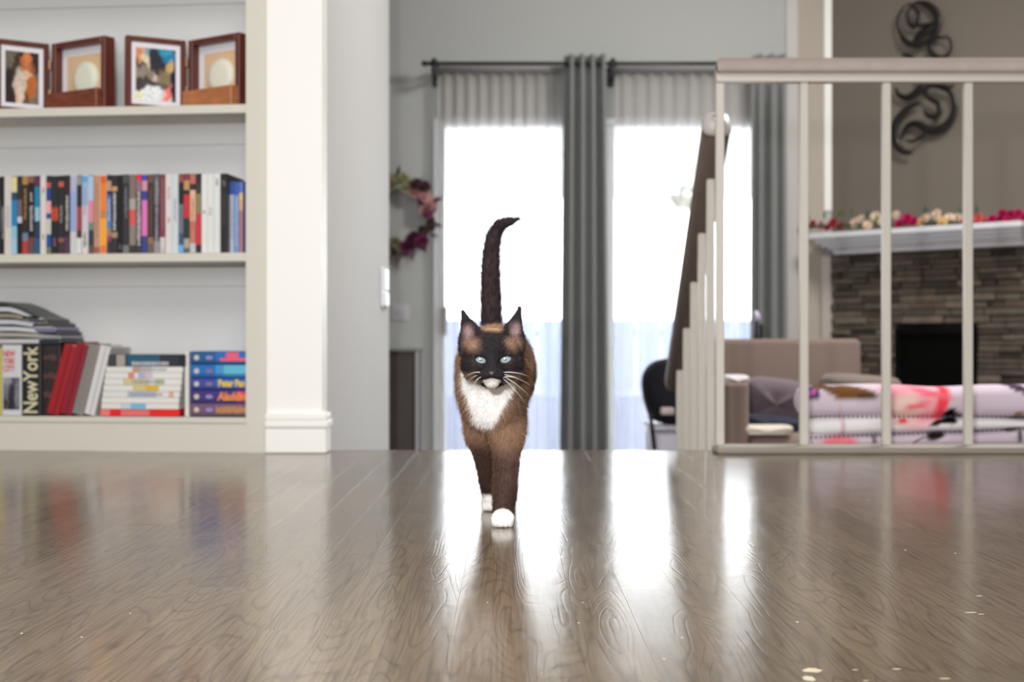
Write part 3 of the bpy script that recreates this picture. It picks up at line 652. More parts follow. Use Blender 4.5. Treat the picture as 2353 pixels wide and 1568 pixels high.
for (py0, py1, p0, p1, kind, label, segs, scr) in FLAT:
    v = .014; u1 = ub(p0, v)[0]; u0 = ub(p1, v)[0]; z1 = zb(py0, 330, v); z0 = max(zb(py1 + .8, 330, v), zb0)
    t = thing('disc_case', label, 'disc case', BM @ Vector(((u0 + u1) / 2, .08, z0)), 'lying disc cases on the bottom shelf')
    MB(BM).rbox((u0, v + .0006, z0 + .0001), (u1, v + .132, z1 - .0001), .001, 1).build('case', CASEM if kind == 'teal' else (mat('red_case', rgb(200, 30, 34), .4) if kind == 'red' else CASEW), t)
    m = MB(BM); y = 0
    for f, c in segs:
        a, b = u1 - (u1 - u0) * y, u1 - (u1 - u0) * f; e = .0006
        m.add([(a, v, z0 + e), (b, v, z0 + e), (b, v, z1 - e), (a, v, z1 - e)], [(0, 1, 2, 3)], c); y = f
    if scr:
        r_ = random.Random(int(py0)); a, hi = u1 - (u1 - u0) * .36, u1 - (u1 - u0) * .78
        cc = c8(196, 190, 196) if scr == 2 else c8(150, 150, 165)
        if scr == 2: a = u1 - (u1 - u0) * .3
        while a > hi:
            wd = r_.uniform(.002, .006); zm = z0 + (z1 - z0) * (.25 if scr == 2 else .5); hq = (z1 - z0) * (.16 if scr == 2 else .22)
            m.add([(a, v - .0002, zm - hq), (a - wd, v - .0002, zm - hq), (a - wd, v - .0002, zm + hq), (a, v - .0002, zm + hq)], [(0, 1, 2, 3)], cc); a -= wd + .0016
    m.build('printed_spine', PRINT, t, attr=True)
t, *_ = upright('book', 'thin white book standing between the case stack and the blue tape boxes', 424, 434, 808, mat('thin_white_book', rgb(224, 220, 214), .5), None, v=.014)

# clamshell tape boxes
TAPES = [
 (927, 956.5, 'grey-purple tape box with orange title at the bottom of its stack', [(.45, c8(120, 84, 120)), (1, c8(126, 90, 128))], c8(96, 84, 96)),
 (897, 926.5, 'purple tape box with orange title on a pink patch', [(.5, c8(70, 54, 128)), (.82, c8(86, 60, 130)), (1, c8(206, 62, 110))], c8(56, 48, 110)),
 (869, 896, 'violet-blue tape box with yellow title', [(.45, c8(70, 76, 160)), (1, c8(56, 110, 180))], c8(36, 60, 140)),
 (837.5, 868, 'bright blue tape box with pale turquoise picture', [(.45, c8(40, 112, 190)), (.6, c8(70, 150, 205)), (1, c8(100, 186, 214))], c8(20, 96, 170)),
 (807.5, 836.5, 'deep blue tape box with pink stepped title on top of its stack', [(.45, c8(36, 92, 150)), (1, c8(46, 110, 190))], c8(26, 84, 140))]
TYEL = mat('yellow_title', rgb(232, 190, 70), .4); TORA = mat('orange_title', rgb(238, 140, 60), .4); TPNK = mat('pink_title', rgb(236, 92, 118), .4); TGLD = mat('gold_title', rgb(196, 136, 70), .4)
SEAL = mat('silver_seal', rgb(206, 200, 176), .3); PILL = mat('lilac_badge', rgb(150, 140, 190), .4)
for k, (py0, py1, label, segs, low) in enumerate(TAPES):
    v = .012; u1 = ub(437, v)[0]; u0 = max(ub(566.5, v)[0], us + .0008); z1 = zb(py0, 500, v); z0 = max(zb(py1 + .6, 500, v), zb0)
    t = thing('tape_box', label, 'tape box', BM @ Vector(((u0 + u1) / 2, .08, z0)), 'clamshell tape boxes on the bottom shelf')
    MB(BM).rbox((u0, v + .0008, z0 + .0002), (u1, v + .14, z1 - .0002), .003, 2).build('clamshell', mat('clamshell_%d' % k, low, .3), t)
    m = MB(BM); y = 0; zq = z0 + (z1 - z0) * .3
    for f, c in segs:
        a, b = u1 - .001 - (u1 - u0 - .002) * y, u1 - .001 - (u1 - u0 - .002) * f
        m.add([(a, v, zq), (b, v, zq), (b, v, z1 - .002), (a, v, z1 - .002)], [(0, 1, 2, 3)], c)
        m.add([(a, v, z0 + .002), (b, v, z0 + .002), (b, v, zq), (a, v, zq)], [(0, 1, 2, 3)], [x * .6 + c[i] * .25 for i, x in enumerate(low)]); y = f
    m.build('printed_spine', PRINT, t, attr=True)
    zc = (z0 + z1) / 2; W = u1 - u0
    s_ = MB(BM); pts = []
    for j in range(24):
        q = 2 * math.pi * j / 24; rr = .0068 if j % 2 else .0058; pts.append((u1 - W * .115 - rr * math.cos(q), v - .0004, zc + rr * math.sin(q)))
    s_.add(pts, [tuple(range(24))]); s_.build('seal', SEAL, t)
    s_ = MB(BM); pts = []
    for j in range(24):
        q = 2 * math.pi * j / 24; pts.append((u1 - W * .34 - .0085 * math.copysign(abs(math.cos(q)) ** .6, math.cos(q)), v - .0004, zc + .0048 * math.copysign(abs(math.sin(q)) ** .8, math.sin(q))))
    s_.add(pts, [tuple(range(24))]); s_.build('badge', PILL if k in (0, 1, 4) else mat('grey_mauve_badge', rgb(130, 116, 150), .4), t)
    uc = u1 - W * .735
    if k == 1:
        text('Aladdin', .027, TORA, face_M(uc, v - .0007, zc), parent=t, sx=.82, bold=.0011, shear=.15)
    if k == 2:
        text('Peter Pan', .023, TYEL, face_M(uc, v - .0007, zc + .001), parent=t, sx=.72, bold=.0011)
    if k in (0, 3):
        pass
    if k == 0:
        m = MB(BM); r_ = random.Random(3); a = u1 - W * .46
        while a > u0 + .003:
            wd = r_.uniform(.003, .006); m.box((a - wd, v - .0008, zc - .006 - r_.random() * .003), (a, v - .0003, zc + .005 + r_.random() * .004)); a -= wd + .001
        m.build('title_block', TGLD, t)
    if k == 4:
        m = MB(BM); m.box((u0 + .001, v - .0006, zc - .0085), (u1 - W * .53, v - .0002, zc - .001)); m.box((u0 + W * .14, v - .0006, zc - .001), (u0 + W * .36, v - .0002, zc + .0125)); m.build('title_block', TPNK, t)

# slumped magazines lying over the upright books
r_ = random.Random(11); zt0 = zb(791, 60, .02)
MGC = [rgb(200, 198, 200), rgb(176, 170, 160), rgb(206, 206, 210), rgb(196, 198, 206), rgb(150, 140, 120), rgb(204, 204, 208), rgb(60, 64, 66)]
SPC = [rgb(40, 50, 60), rgb(150, 150, 155), rgb(34, 38, 60), rgb(130, 124, 150), rgb(40, 44, 44), rgb(70, 68, 76), rgb(26, 34, 32)]
MLAB = ['bottom magazine of the slumped pile, pale pages and dark teal fold', 'second lowest magazine of the slumped pile with a grey fold', 'third lowest magazine of the slumped pile with a navy fold',
        'middle magazine of the slumped pile with a mauve-grey fold', 'fifth magazine of the slumped pile with tan page edges', 'second highest magazine of the slumped pile with charcoal fold', 'topmost magazine of the slumped pile with a black-green cover']
zcur = [0.0] * 41
uLm, uRm = ub(-60, .02)[0], ub(140, .02)[0]
for k in range(7):
    th = (.0135, .011, .013, .0135, .012, .0135, .0085)[k]
    uR = ub((138, 137, 132, 126, 118, 104, 88)[k], .02)[0]
    t = thing('magazine', MLAB[k], 'magazine', BM @ Vector((uR + .06, .08, zt0 + zcur[20])), 'slumped magazines on the bottom shelf')
    n = 16
    def prof(i):          # height of the pile's arched profile from right (0) to left (1)
        q = i / n; arch = .018 * math.sin(min(1, q * 1.25 + .02) * math.pi * .62) * (k / 6)
        return zt0 + .0004 + sum((.0135, .011, .013, .0135, .012, .0135, .0085)[:k]) * (.78 + .22 * min(1, q * 2)) + arch
    zs = [prof(i) for i in range(n + 1)]; usx = [uR + (uLm - uR) * i / n for i in range(n + 1)]
    def slab(i0, i1, a, b, v0, v1, name, m):
        g = MB(BM); vs = []
        for i in range(i0, i1 + 1):
            tk = th * (.86 if i < 4 else 1)
            for vv, zf in ((v0, a), (v1, a), (v1, b), (v0, b)): vs.append((usx[i], vv, zs[i] + tk * zf))
        nn_ = i1 - i0
        fs = [(0, 1, 2, 3), tuple(4 * nn_ + j for j in (3, 2, 1, 0))] + [(4*i+j, 4*i+4+j, 4*i+4+(j+1) % 4, 4*i+(j+1) % 4) for i in range(nn_) for j in range(4)]
        g.add(vs, fs); return g.build(name, m, t)
    vo = .016 + r_.uniform(0, .006)
    slab(0, n, .12, .88, vo + .001, vo + .135, 'pages', mat('mag_pages_%d' % k, MGC[k], .7, bump=.5, bscale=500))
    slab(0, n, .9, 1.0, vo, vo + .137, 'cover', mat('mag_cover_%d' % k, SPC[k], .35))
    fo = MB(BM); pts = [(usx[0] - .001, vo - .001, zs[0] + th * .45), (usx[0] - .001, vo + .137, zs[0] + th * .45)]
    fo.rbox((usx[0] - .004, vo - .0005, zs[0] + .0006), (usx[4], vo + .137, zs[0] + th * .84), .004, 2); fo.build('fold', mat('mag_fold_%d' % k, SPC[k], .35), t)
#PART3
# ------------------------------------------------------------------ curtains, rod
def drape(name, label, px0, px1, d, z0, z1, folds, depth, m, t=.002, flare=1.06, group=None, parent=None, seed=0, headers=0):
    r_ = random.Random(seed); xa, xb = X(px0, d), X(px1, d); xc = (xa + xb) / 2; n = folds * 10
    ph = [r_.uniform(.8, 1.2) for _ in range(folds + 1)]
    def cs(i, k):
        q = i / n; f = q * folds; a = ph[int(min(folds - 1, f))]
        x = xc + (q - .5) * (xb - xa) * k; y = d + depth * math.sin(f * 2 * math.pi) * a * (1 + (k - 1) * 2)
        return x, y
    lv = 10; vs = []; m_ = MB()
    for j in range(lv + 1):
        z = z0 + (z1 - z0) * j / lv; k = 1 + (flare - 1) * (1 - j / lv)
        for i in range(n + 1): x, y = cs(i, k); vs.append((x, y - t, z))
        for i in range(n, -1, -1): x, y = cs(i, k); vs.append((x, y + t, z))
    w_ = 2 * (n + 1)
    fs = [(j*w_+i, j*w_+(i+1) % w_, (j+1)*w_+(i+1) % w_, (j+1)*w_+i) for j in range(lv) for i in range(w_)]
    for i in range(n): fs.append((i, w_ - 1 - i, w_ - 2 - i, i + 1)); b = lv * w_; fs.append((b + i, b + i + 1, b + w_ - 2 - i, b + w_ - 1 - i))
    m_.add(vs, fs); return m_.build(name, m, parent, True)
SHEER = bpy.data.materials.new('sheer_voile'); SHEER.use_nodes = True; nt = SHEER.node_tree; nt.nodes.clear()
N = nt.nodes.new; L = nt.links.new
o_ = N('ShaderNodeOutputMaterial'); mx = N('ShaderNodeMixShader'); tr = N('ShaderNodeBsdfTransparent'); m2 = N('ShaderNodeMixShader'); df = N('ShaderNodeBsdfDiffuse'); tl = N('ShaderNodeBsdfTranslucent')
df.inputs[0].default_value = (.66, .63, .60, 1); tl.inputs[0].default_value = (.72, .75, .80, 1); m2.inputs[0].default_value = .24
tc = N('ShaderNodeTexCoord'); mp = N('ShaderNodeMapping'); mp.inputs['Scale'].default_value = (55, 0, .4); nz = N('ShaderNodeTexNoise'); nz.inputs['Scale'].default_value = 1.0
L(tc.outputs['Object'], mp.inputs[0]); L(mp.outputs[0], nz.inputs['Vector'])
mr = N('ShaderNodeMapRange'); mr.inputs['From Min'].default_value = .3; mr.inputs['From Max'].default_value = .7; mr.inputs['To Min'].default_value = .36; mr.inputs['To Max'].default_value = .52; L(nz.outputs['Fac'], mr.inputs[0])
L(mr.outputs[0], mx.inputs[0]); L(tr.outputs[0], mx.inputs[1]); L(df.outputs[0], m2.inputs[1]); L(tl.outputs[0], m2.inputs[2]); L(m2.outputs[0], mx.inputs[2]); L(mx.outputs[0], o_.inputs[0])
CURT = mat('grey_drape_cloth', rgb(134, 136, 135), .85, bump=.2, bscale=200, sheen=.2)
RODM = mat('black_rod_metal', rgb(38, 36, 38), .4, metal=.4)
DR = 6.36; zc0 = ZL + .02
for (a, b, lab) in ((1004, 1300, 'left white sheer curtain over the patio door beside the wreath'), (1413, 1748, 'right white sheer curtain over the patio door behind the stair railing')):
    t = thing('sheer_curtain', lab, 'curtain', (X((a + b) / 2, 6.44), 6.44, zc0), 'sheer curtains')
    drape('voile', '', a, b, 6.44, zc0, Z(157, 6.44), 11, .008, SHEER, .0006, 1.0, parent=t, seed=a)
    m_ = MB(); m_.tube([(X(a, 6.44), 6.44, Z(161, 6.44)), (X(b, 6.44), 6.44, Z(161, 6.44))], .017, 10); m_.build('rod_pocket', mat('sheer_header', rgb(150, 150, 152), .8), t, True)
for (a, b, lab, k) in ((1295, 1392, 'grey drape hanging between the two glazed doors', 4), (1727, 1806, 'grey drape at the right edge of the patio doors', 3)):
    t = thing('drape', lab, 'curtain', (X((a + b) / 2, DR), DR, zc0), 'grey drapes')
    drape('cloth', '', a, b, DR, zc0, Z(126, DR), k, .03, CURT, .0015, 1.22 if k == 4 else 1.12, parent=t, seed=b)
    for j in range(k):
        x = X(a + (b - a) * (j + .5) / k, DR); g = MB(); pts = [(x + .002, DR + .024 * math.cos(q), Z(146, DR) + .024 * math.sin(q)) for q in [2 * math.pi * i / 14 for i in range(15)]]
        g.tube(pts, .004, 6); g.build('grommet', mat('grommet_metal', rgb(90, 92, 95), .35, metal=.8), t, True)
t = thing('curtain_rod', 'thin black double curtain rod with brackets above the patio doors', 'curtain rod', (X(1400, DR), DR + .1, Z(147, DR)))
MB().tube([(X(978, DR), DR, Z(146, DR)), (X(1830, DR), DR, Z(146, DR))], .0085, 10).build('front_rod', RODM, t, True)
MB().ell((X(975, DR), DR, Z(146, DR)), (.014, .013, .013)).build('finial', RODM, t, True)
MB().tube([(X(990, 6.44), 6.44, Z(161, 6.44)), (X(1815, 6.44), 6.44, Z(161, 6.44))], .006, 8).build('rear_rod', RODM, t, True)
for px in (998, 1408, 1812):
    m_ = MB(); x = X(px, DR)
    m_.rbox((x - .012, DR - .012, Z(175, DR)), (x + .012, DW - .001, Z(168, DR)), .003); m_.rbox((x - .009, DR - .014, Z(172, DR)), (x + .009, DR + .014, Z(134, DR)), .003); m_.rbox((x - .014, DW - .008, Z(188, DR)), (x + .014, DW, Z(138, DR)), .003)
    m_.ell((x, DR, Z(146, DR)), (.02, .018, .02)); m_.build('bracket', RODM, t)

# ------------------------------------------------------------------ outside: patio roof, slab, fence, hanging plant
struct(MB().box((-9, 6.62, ZL - .12), (11, 17.5, ZL - .05)).build('ground_patio', mat('pale_concrete', rgb(206, 204, 200), .8, var=.08, vscale=2)), 'pale concrete patio outside the glazed doors')
struct(MB().box((-9, 12.2, ZL - .06), (11, 17.5, ZL - .04)).build('ground_dim_strip', mat('dim_ground_tone', rgb(54, 63, 72), .9, var=.2, vscale=5)), 'dark ground strip added outside to dim the foot of the windows')  # added dark strip, stops bright ground from whitening the window foot
struct(MB().rbox((-7, 13, ZL - .05), (9.8, 13.2, Z(905, 13)), .02, 2).build('wall_tint_step', mat('blue_grey_window_tint', rgb(74, 87, 118), .8, var=.08, vscale=3)), 'low blue-grey wall added outside to deepen the window tint downwards')  # added low wall, makes the bluish window tint darker lower down
pr = thing('patio_roof', 'white boarded patio roof outside above the glazed doors', 'patio roof', (.4, 8.4, 1.3)); del pr['category']; pr['kind'] = 'structure'
RZ = 1.36
PWH = mat('white_patio_paint', rgb(240, 240, 238), .6)
for k in range(18):
    y = 6.64 + k * .205; MB().box((-4.5, y, RZ), (5.5, y + .198, RZ + .03)).build('roof_board', PWH, pr)
MB().box((-4.5, 10.33, RZ - .05), (5.5, 10.42, RZ + .12)).build('fascia', PWH, pr)
for x in (-4.2, 5.2): MB().rbox((x, 10.2, ZL - .05), (x + .12, 10.32, RZ), .004).build('roof_post', PWH, pr)
fe = thing('garden_fence', 'pale blue-white board fence far behind the patio doors', 'fence', (1, 16, ZL - .05))
FEN = mat('pale_fence_paint', rgb(95, 108, 138), .7, var=.05, vscale=3)
fz = Z(735, 16)
for k in range(60): x = -7 + k * .28; MB().box((x, 16, ZL - .05), (x + .274, 16.03, fz)).build('board', FEN, fe)
for z in (ZL + .25, fz - .2): MB().box((-7, 16.03, z), (9.8, 16.09, z + .09)).build('rail', FEN, fe)
LEAFG = mat('leaf_green', rgb(74, 106, 58), .5, var=.25, vscale=30); LEAFD = mat('leaf_dark_green', rgb(40, 84, 42), .5, var=.25, vscale=30)
def leaf_mesh(m_, c, dirv, L_, W_, nrm, curl=.15):
    d_ = Vector(dirv).normalized(); s_ = d_.cross(Vector(nrm)); s_ = s_.normalized() if s_.length > 1e-4 else d_.orthogonal().normalized(); n_ = s_.cross(d_); c = Vector(c)
    vs = []; fs = []; prof_ = (0.06, .7, 1, .8, .4, .02)
    for i, p in enumerate(prof_):
        q = i / 5; b = c + d_ * L_ * q - n_ * curl * L_ * q * q
        vs += [b - s_ * W_ * p * .5 + n_ * W_ * .1 * p, b, b + s_ * W_ * p * .5 + n_ * W_ * .1 * p]
    for i in range(5):
        for k in (0, 1): a = i * 3 + k; fs.append((a, a + 1, a + 4, a + 3))
    m_.add([tuple(v) for v in vs], fs)
r_ = random.Random(21)
hp = thing('hanging_plant', 'small leafy hanging plant under the patio roof, hazy through sheer curtain', 'plant', tuple(P(1572, 470, 9.2)))
c0 = P(1572, 455, 9.2)
m_ = MB(); ring = [(.0, -.07), (.06, -.07), (.085, .0), (.08, .004), (.0, -.01)]; vs = []; fs = []
for j, (rr, zz) in enumerate(ring):
    for k in range(16): q = 2 * math.pi * k / 16; vs.append((c0.x + rr * math.cos(q), c0.y + rr * math.sin(q), c0.z + zz))
fs = [(j*16+k, j*16+(k+1) % 16, (j+1)*16+(k+1) % 16, (j+1)*16+k) for j in range(4) for k in range(16)]
m_.add(vs, fs); m_.build('pot', mat('pot_grey', rgb(150, 140, 130), .7), hp, True)
m_ = MB()
for k in range(70):
    q = r_.uniform(0, 6.28); e = r_.uniform(-.6, 1); dv = Vector((math.cos(q), math.sin(q), e)).normalized(); leaf_mesh(m_, c0 + Vector((0, 0, .02)) + dv * r_.uniform(.02, .1), dv + Vector((0, 0, -.2)), .07, .035, (0, 0, 1), .4)
o = m_.build('foliage', LEAFG, hp); o['kind'] = 'stuff'
for k in range(3):
    q = 2.1 * k; MB().tube([(c0.x + .08 * math.cos(q), c0.y + .08 * math.sin(q), c0.z), (c0.x, c0.y, RZ)], .0015, 5).build('hanger', RODM, hp)

# ------------------------------------------------------------------ flowers
def flower_mesh(name, R, layers, m_outer, cup=.5, seed=0):
    r_ = random.Random(seed); me = MB()
    for (n, rad, h, open_) in layers:
        for k in range(n):
            q = 2 * math.pi * (k + .5 * (h > 0)) / n + r_.uniform(-.2, .2); d_ = Vector((math.cos(q), math.sin(q), 0)); s_ = Vector((-d_.y, d_.x, 0)); vs = []
            for i in range(5):
                a = i / 4
                for j in (-1, 0, 1):
                    wd = R * rad * .62 * math.sin(math.pi * min(.95, .12 + a * .78)); el = a * a * R * rad * (1 - open_) * 1.1 + abs(j) * R * .1 * a
                    vs.append(tuple(d_ * R * rad * a * (.35 + .65 * open_) + s_ * wd * j + Vector((0, 0, h * R + el))))
            me.add(vs, [(i*3+j, i*3+j+1, i*3+j+4, i*3+j+3) for i in range(4) for j in (0, 1)])
    me.ell((0, 0, R * .16), (R * .2, R * .2, R * .18), 8, 6)
    b = bpy.data.meshes.new(name); b.from_pydata([tuple(v) for v in me.v], [], me.f); b.materials.append(m_outer); b.polygons.foreach_set('use_smooth', [True] * len(b.polygons)); return b
LY = [(6, 1, 0, .9), (5, .78, .12, .6), (4, .5, .2, .3)]
FLM = {k: flower_mesh('flower', 1.0, LY, mat('petal_' + k, c, .6, var=.2, vscale=2), seed=i) for i, (k, c) in enumerate({
    'crimson': rgb(176, 20, 84), 'red': rgb(178, 42, 62), 'dusty_pink': rgb(200, 150, 150), 'cream': rgb(232, 210, 188), 'yellow_cream': rgb(230, 200, 140), 'coral': rgb(206, 92, 96),
    'purple': rgb(112, 34, 84), 'sage_cream': rgb(166, 164, 132), 'plum_brown': rgb(72, 44, 50), 'salmon': rgb(206, 140, 110)}.items())}
LFM = {}
for k, m in (('green', LEAFG), ('dark', LEAFD), ('brown', mat('leaf_plum', rgb(66, 42, 46), .6, var=.2, vscale=30))):
    m_ = MB(); leaf_mesh(m_, (0, 0, 0), (0, 0, 1), 1, .5, (0, -1, 0), .2); b = bpy.data.meshes.new('leaf'); b.from_pydata([tuple(v) for v in m_.v], [], m_.f); b.materials.append(m); LFM[k] = b
def place(me, name, parent, loc, nrm, R, roll=0):
    o = bpy.data.objects.new(name, me); COL.objects.link(o); n_ = Vector(nrm).normalized()
    qz = n_.to_track_quat('Z', 'Y').to_matrix().to_4x4()
    o.matrix_basis = Matrix.Translation(loc) @ qz @ Matrix.Rotation(roll, 4, 'Z') @ Matrix.Scale(R, 4)
    par(o, parent); return o
# wreath
DWR = 6.44
wr = thing('wreath', 'floral wreath of plum, sage and pink blooms hanging left of patio doors', 'wreath', (X(912, DWR), DW, Z(492, DWR)))
wc = P(912, 492, DWR); R0 = .15
m_ = MB(); m_.tube([(wc.x + R0 * math.cos(q), DWR + .03, wc.z + R0 * math.sin(q)) for q in [2 * math.pi * i / 40 for i in range(41)]], .014, 8, caps=False); m_.build('twig_ring', mat('twig_brown', rgb(84, 62, 50), .8, bump=.8, bscale=120), wr, True)
r_ = random.Random(9)
for ang0, ang1, kinds, n in ((60, 105, ('sage_cream',), 7), (30, 60, ('dusty_pink', 'plum_brown', 'plum_brown'), 5), (0, 28, ('purple', 'dusty_pink'), 6), (-48, -5, ('plum_brown',), 4), (-80, -45, ('purple', 'plum_brown'), 5), (-120, -80, ('sage_cream', 'plum_brown'), 7), (105, 150, ('salmon', 'plum_brown'), 5), (150, 210, ('salmon', 'sage_cream'), 5), (210, 240, ('sage_cream', 'plum_brown'), 4)):
    for k in range(n):
        q = math.radians(ang0 + (ang1 - ang0) * (k + .5) / n); rr = R0 + r_.uniform(-.022, .03); small = kinds == ('plum_brown',)
        loc = Vector((wc.x + rr * math.cos(q), DWR + r_.uniform(0, .02), wc.z + rr * math.sin(q)))
        place(FLM[kinds[k % len(kinds)]], 'flower', wr, loc, (math.cos(q) * .5, -1, math.sin(q) * .5), (.02 if small else .034) * r_.uniform(.85, 1.15), r_.uniform(0, 6))
for a in (88, 120, 48, 55, 20, -15, -30, -52, -70, -98, -104, 100, -88):
    q = math.radians(a); rr = R0 + .02; o = place(LFM['brown'], 'leaf', wr, Vector((wc.x + rr * math.cos(q), DWR, wc.z + rr * math.sin(q))), (math.cos(q), -.3, math.sin(q)), .055, r_.uniform(0, 6))

# ------------------------------------------------------------------ corner fireplace
fp = thing('fireplace', 'corner fireplace faced in stacked grey-brown stone with white mantel shelf', 'fireplace', tuple(FM @ Vector((.5, 0, ZL))))
STM = [mat('ledger_stone_%d' % i, c, .8, bump=.6, bscale=60, var=.2, vscale=20) for i, c in enumerate((rgb(98, 89, 78), rgb(106, 97, 85), rgb(90, 82, 73), rgb(94, 80, 69), rgb(80, 71, 62), rgb(112, 101, 88), rgb(70, 59, 52)))]
r_ = random.Random(5); z = -.16; MZ0 = Z(586, 6.35)
stones = 0
while z < MZ0 - .012:
    hz = min(r_.choice((.022, .026, .031)), MZ0 - z); s = .025 - r_.random() * .1
    while s < .985:
        wl = r_.uniform(.06, .19); a, b = max(s, .025), min(s + wl, .985)
        if z < FBZ1:
            if a < FBX0 < b: b = FBX0
            elif a >= FBX0 and a < FBX1:
                s = FBX1; continue
        if b - a > .012:
            th = r_.uniform(.028, .052); MB(FM).rbox((a + .0012, 0.0, z + .001), (b - .0012, th, z + hz - .001), .004, 1).build('stone', r_.choice(STM), fp); stones += 1
        s = b
    z += hz
MB(FM).box((.025, -.002, ZL), (FBX0 - .002, .03, -.16)).box((FBX1 + .002, -.002, ZL), (.985, .03, -.16)).build('stone_base', STM[2], fp)
BLK = mat('lining_black', rgb(10, 9, 9), .8); FBK = mat('black_firebox_metal', rgb(12, 11, 11), .8, spec=.1)  # plain black for the firebox lining
f = MB(FM); a, b, zt_ = FBX0, FBX1, FBZ1
f.box((a, -.28, ZL), (b, -.26, zt_)); f.box((a - .006, -.28, ZL), (a + .006, .0, zt_)); f.box((b - .006, -.28, ZL), (b + .006, .0, zt_)); f.box((a, -.28, zt_ - .006), (b, .0, zt_ + .03)); f.build('firebox', BLK, fp)
f = MB(FM); f.rbox((a, .0, ZL), (a + .02, .03, zt_), .003); f.rbox((b - .02, .0, ZL), (b, .03, zt_), .003); f.rbox((a, .0, zt_ - .022), (b, .03, zt_), .003); f.build('firebox_frame', FBK, fp)
f = MB(FM); f.box((a + .018, .006, ZL), (b - .018, .012, zt_ - .02)); f.build('glass_door', mat('dark_fire_glass', rgb(6, 6, 6), .5, spec=.1), fp)
MANW = mat('mantel_white', rgb(226, 226, 232), .5)
mz = lambda py, D: Z(py, D)
zt_, zb_ = mz(538, 6.35), mz(585, 6.35)
f = MB(FM); H3 = (zt_ - zb_)
steps = [(.12, zb_, zb_ + H3 * .2, .07), (.14, zb_ + H3 * .2, zb_ + H3 * .34, .055), (.165, zb_ + H3 * .34, zb_ + H3 * .52, .04), (.185, zb_ + H3 * .52, zb_ + H3 * .72, .022), (.21, zb_ + H3 * .72, zt_, .0)]
for n_, a, b, ins in steps: f.rbox((.01 + ins, 0, a), (1.0 - ins * .5, n_, b + .0005), .006, 2)
f.build('mantel', MANW, fp)
MB(FM).box((-.02, -.01, ZL), (.025, .05, zb_)).build('side_strip', mat('pale_side_paint', rgb(196, 188, 180), .7), fp)

# garland
ga = thing('flower_garland', 'garland of crimson, coral and cream flowers lying along the mantel', 'garland', tuple(FM @ Vector((.5, .12, zt_))))
def on_mantel(cx_, cy_, n_):
    px, py = 1780 + cx_ / 4.106, 440 + cy_ / 4.106; s, D = wall_s(px, n_); return FM @ Vector((s, n_, 0)) + Vector((0, 0, Z(py, D)))
r_ = random.Random(31)
nf = Vector((-q2, -q2, .35))
for cx_, cy_, k, R in ((360, 315, 'crimson', 1), (440, 325, 'dusty_pink', 1), (500, 340, 'red', .9), (550, 300, 'red', 1.1), (630, 330, 'red', 1), (760, 300, 'cream', 1.1), (820, 262, 'cream', .9), (880, 320, 'cream', 1), (955, 240, 'cream', 1), (1010, 280, 'cream', .9), (1060, 250, 'cream', 1), (1150, 225, 'cream', .9), (1180, 305, 'crimson', 1.1),
        (1250, 265, 'crimson', 1.25), (1315, 285, 'crimson', 1), (1385, 290, 'yellow_cream', 1), (1430, 250, 'cream', .9), (1530, 220, 'cream', 1.1), (1585, 285, 'yellow_cream', 1.1), (1650, 255, 'cream', 1), (1725, 250, 'cream', .9), (1800, 280, 'coral', 1), (1920, 260, 'coral', 1.1), (1970, 290, 'red', .9), (2050, 272, 'crimson', 1.1), (2150, 225, 'crimson', 1.2), (2230, 235, 'crimson', 1.2), (2300, 215, 'crimson', 1), (2350, 260, 'crimson', 1.1), (2200, 280, 'crimson', 1)):
    place(FLM[k], 'flower', ga, on_mantel(cx_, cy_, .13 + r_.uniform(-.02, .02)), nf + Vector((r_.uniform(-.4, .4), 0, r_.uniform(-.2, .3))), .0235 * R, r_.uniform(0, 6))
for cx_, cy_, ang, k in ((640, 240, 80, 'green'), (730, 240, 100, 'green'), (700, 340, -60, 'dark'), (770, 345, -90, 'dark'), (800, 340, -40, 'green'), (930, 330, 60, 'green'), (970, 310, 90, 'green'), (1410, 215, 70, 'dark'), (1440, 330, 20, 'green'), (1330, 340, -70, 'dark'), (1280, 350, 200, 'green'), (1750, 220, 100, 'green'), (1700, 315, 10, 'dark'), (2130, 310, 230, 'dark'), (2230, 320, -85, 'dark'), (2260, 315, -60, 'green'), (480, 265, 110, 'green'), (860, 260, 70, 'dark'), (1640, 315, 170, 'green'), (1900, 215, 80, 'dark'), (330, 270, 120, 'green'), (590, 250, 60, 'green')):
    q = math.radians(ang); p = on_mantel(cx_, cy_, .15); dv = Vector((math.cos(q) * q2, -math.cos(q) * q2, math.sin(q))); o = place(LFM[k], 'leaf', ga, p, dv, .042)
# drooping end of the garland
m_ = MB(); pend = on_mantel(180, 300, .1); m_.tube([pend, pend + Vector((.008, -.01, -.04)), pend + Vector((.012, -.012, -.11))], [.006, .006, .003], 6); m_.build('stem', mat('stem_green', rgb(70, 84, 52), .7), ga, True)
for k, (a, b) in enumerate(((180, 330), (205, 370), (190, 400))): place(FLM['red' if k else 'crimson'], 'flower', ga, on_mantel(a, b, .11), nf, .02, k)
m_ = MB(); m_.tube([on_mantel(c, 335 - .03 * (c - 300), .12) for c in range(250, 2350, 100)], .007, 6); m_.build('vine', mat('stem_green', (1, 1, 1)), ga, True)

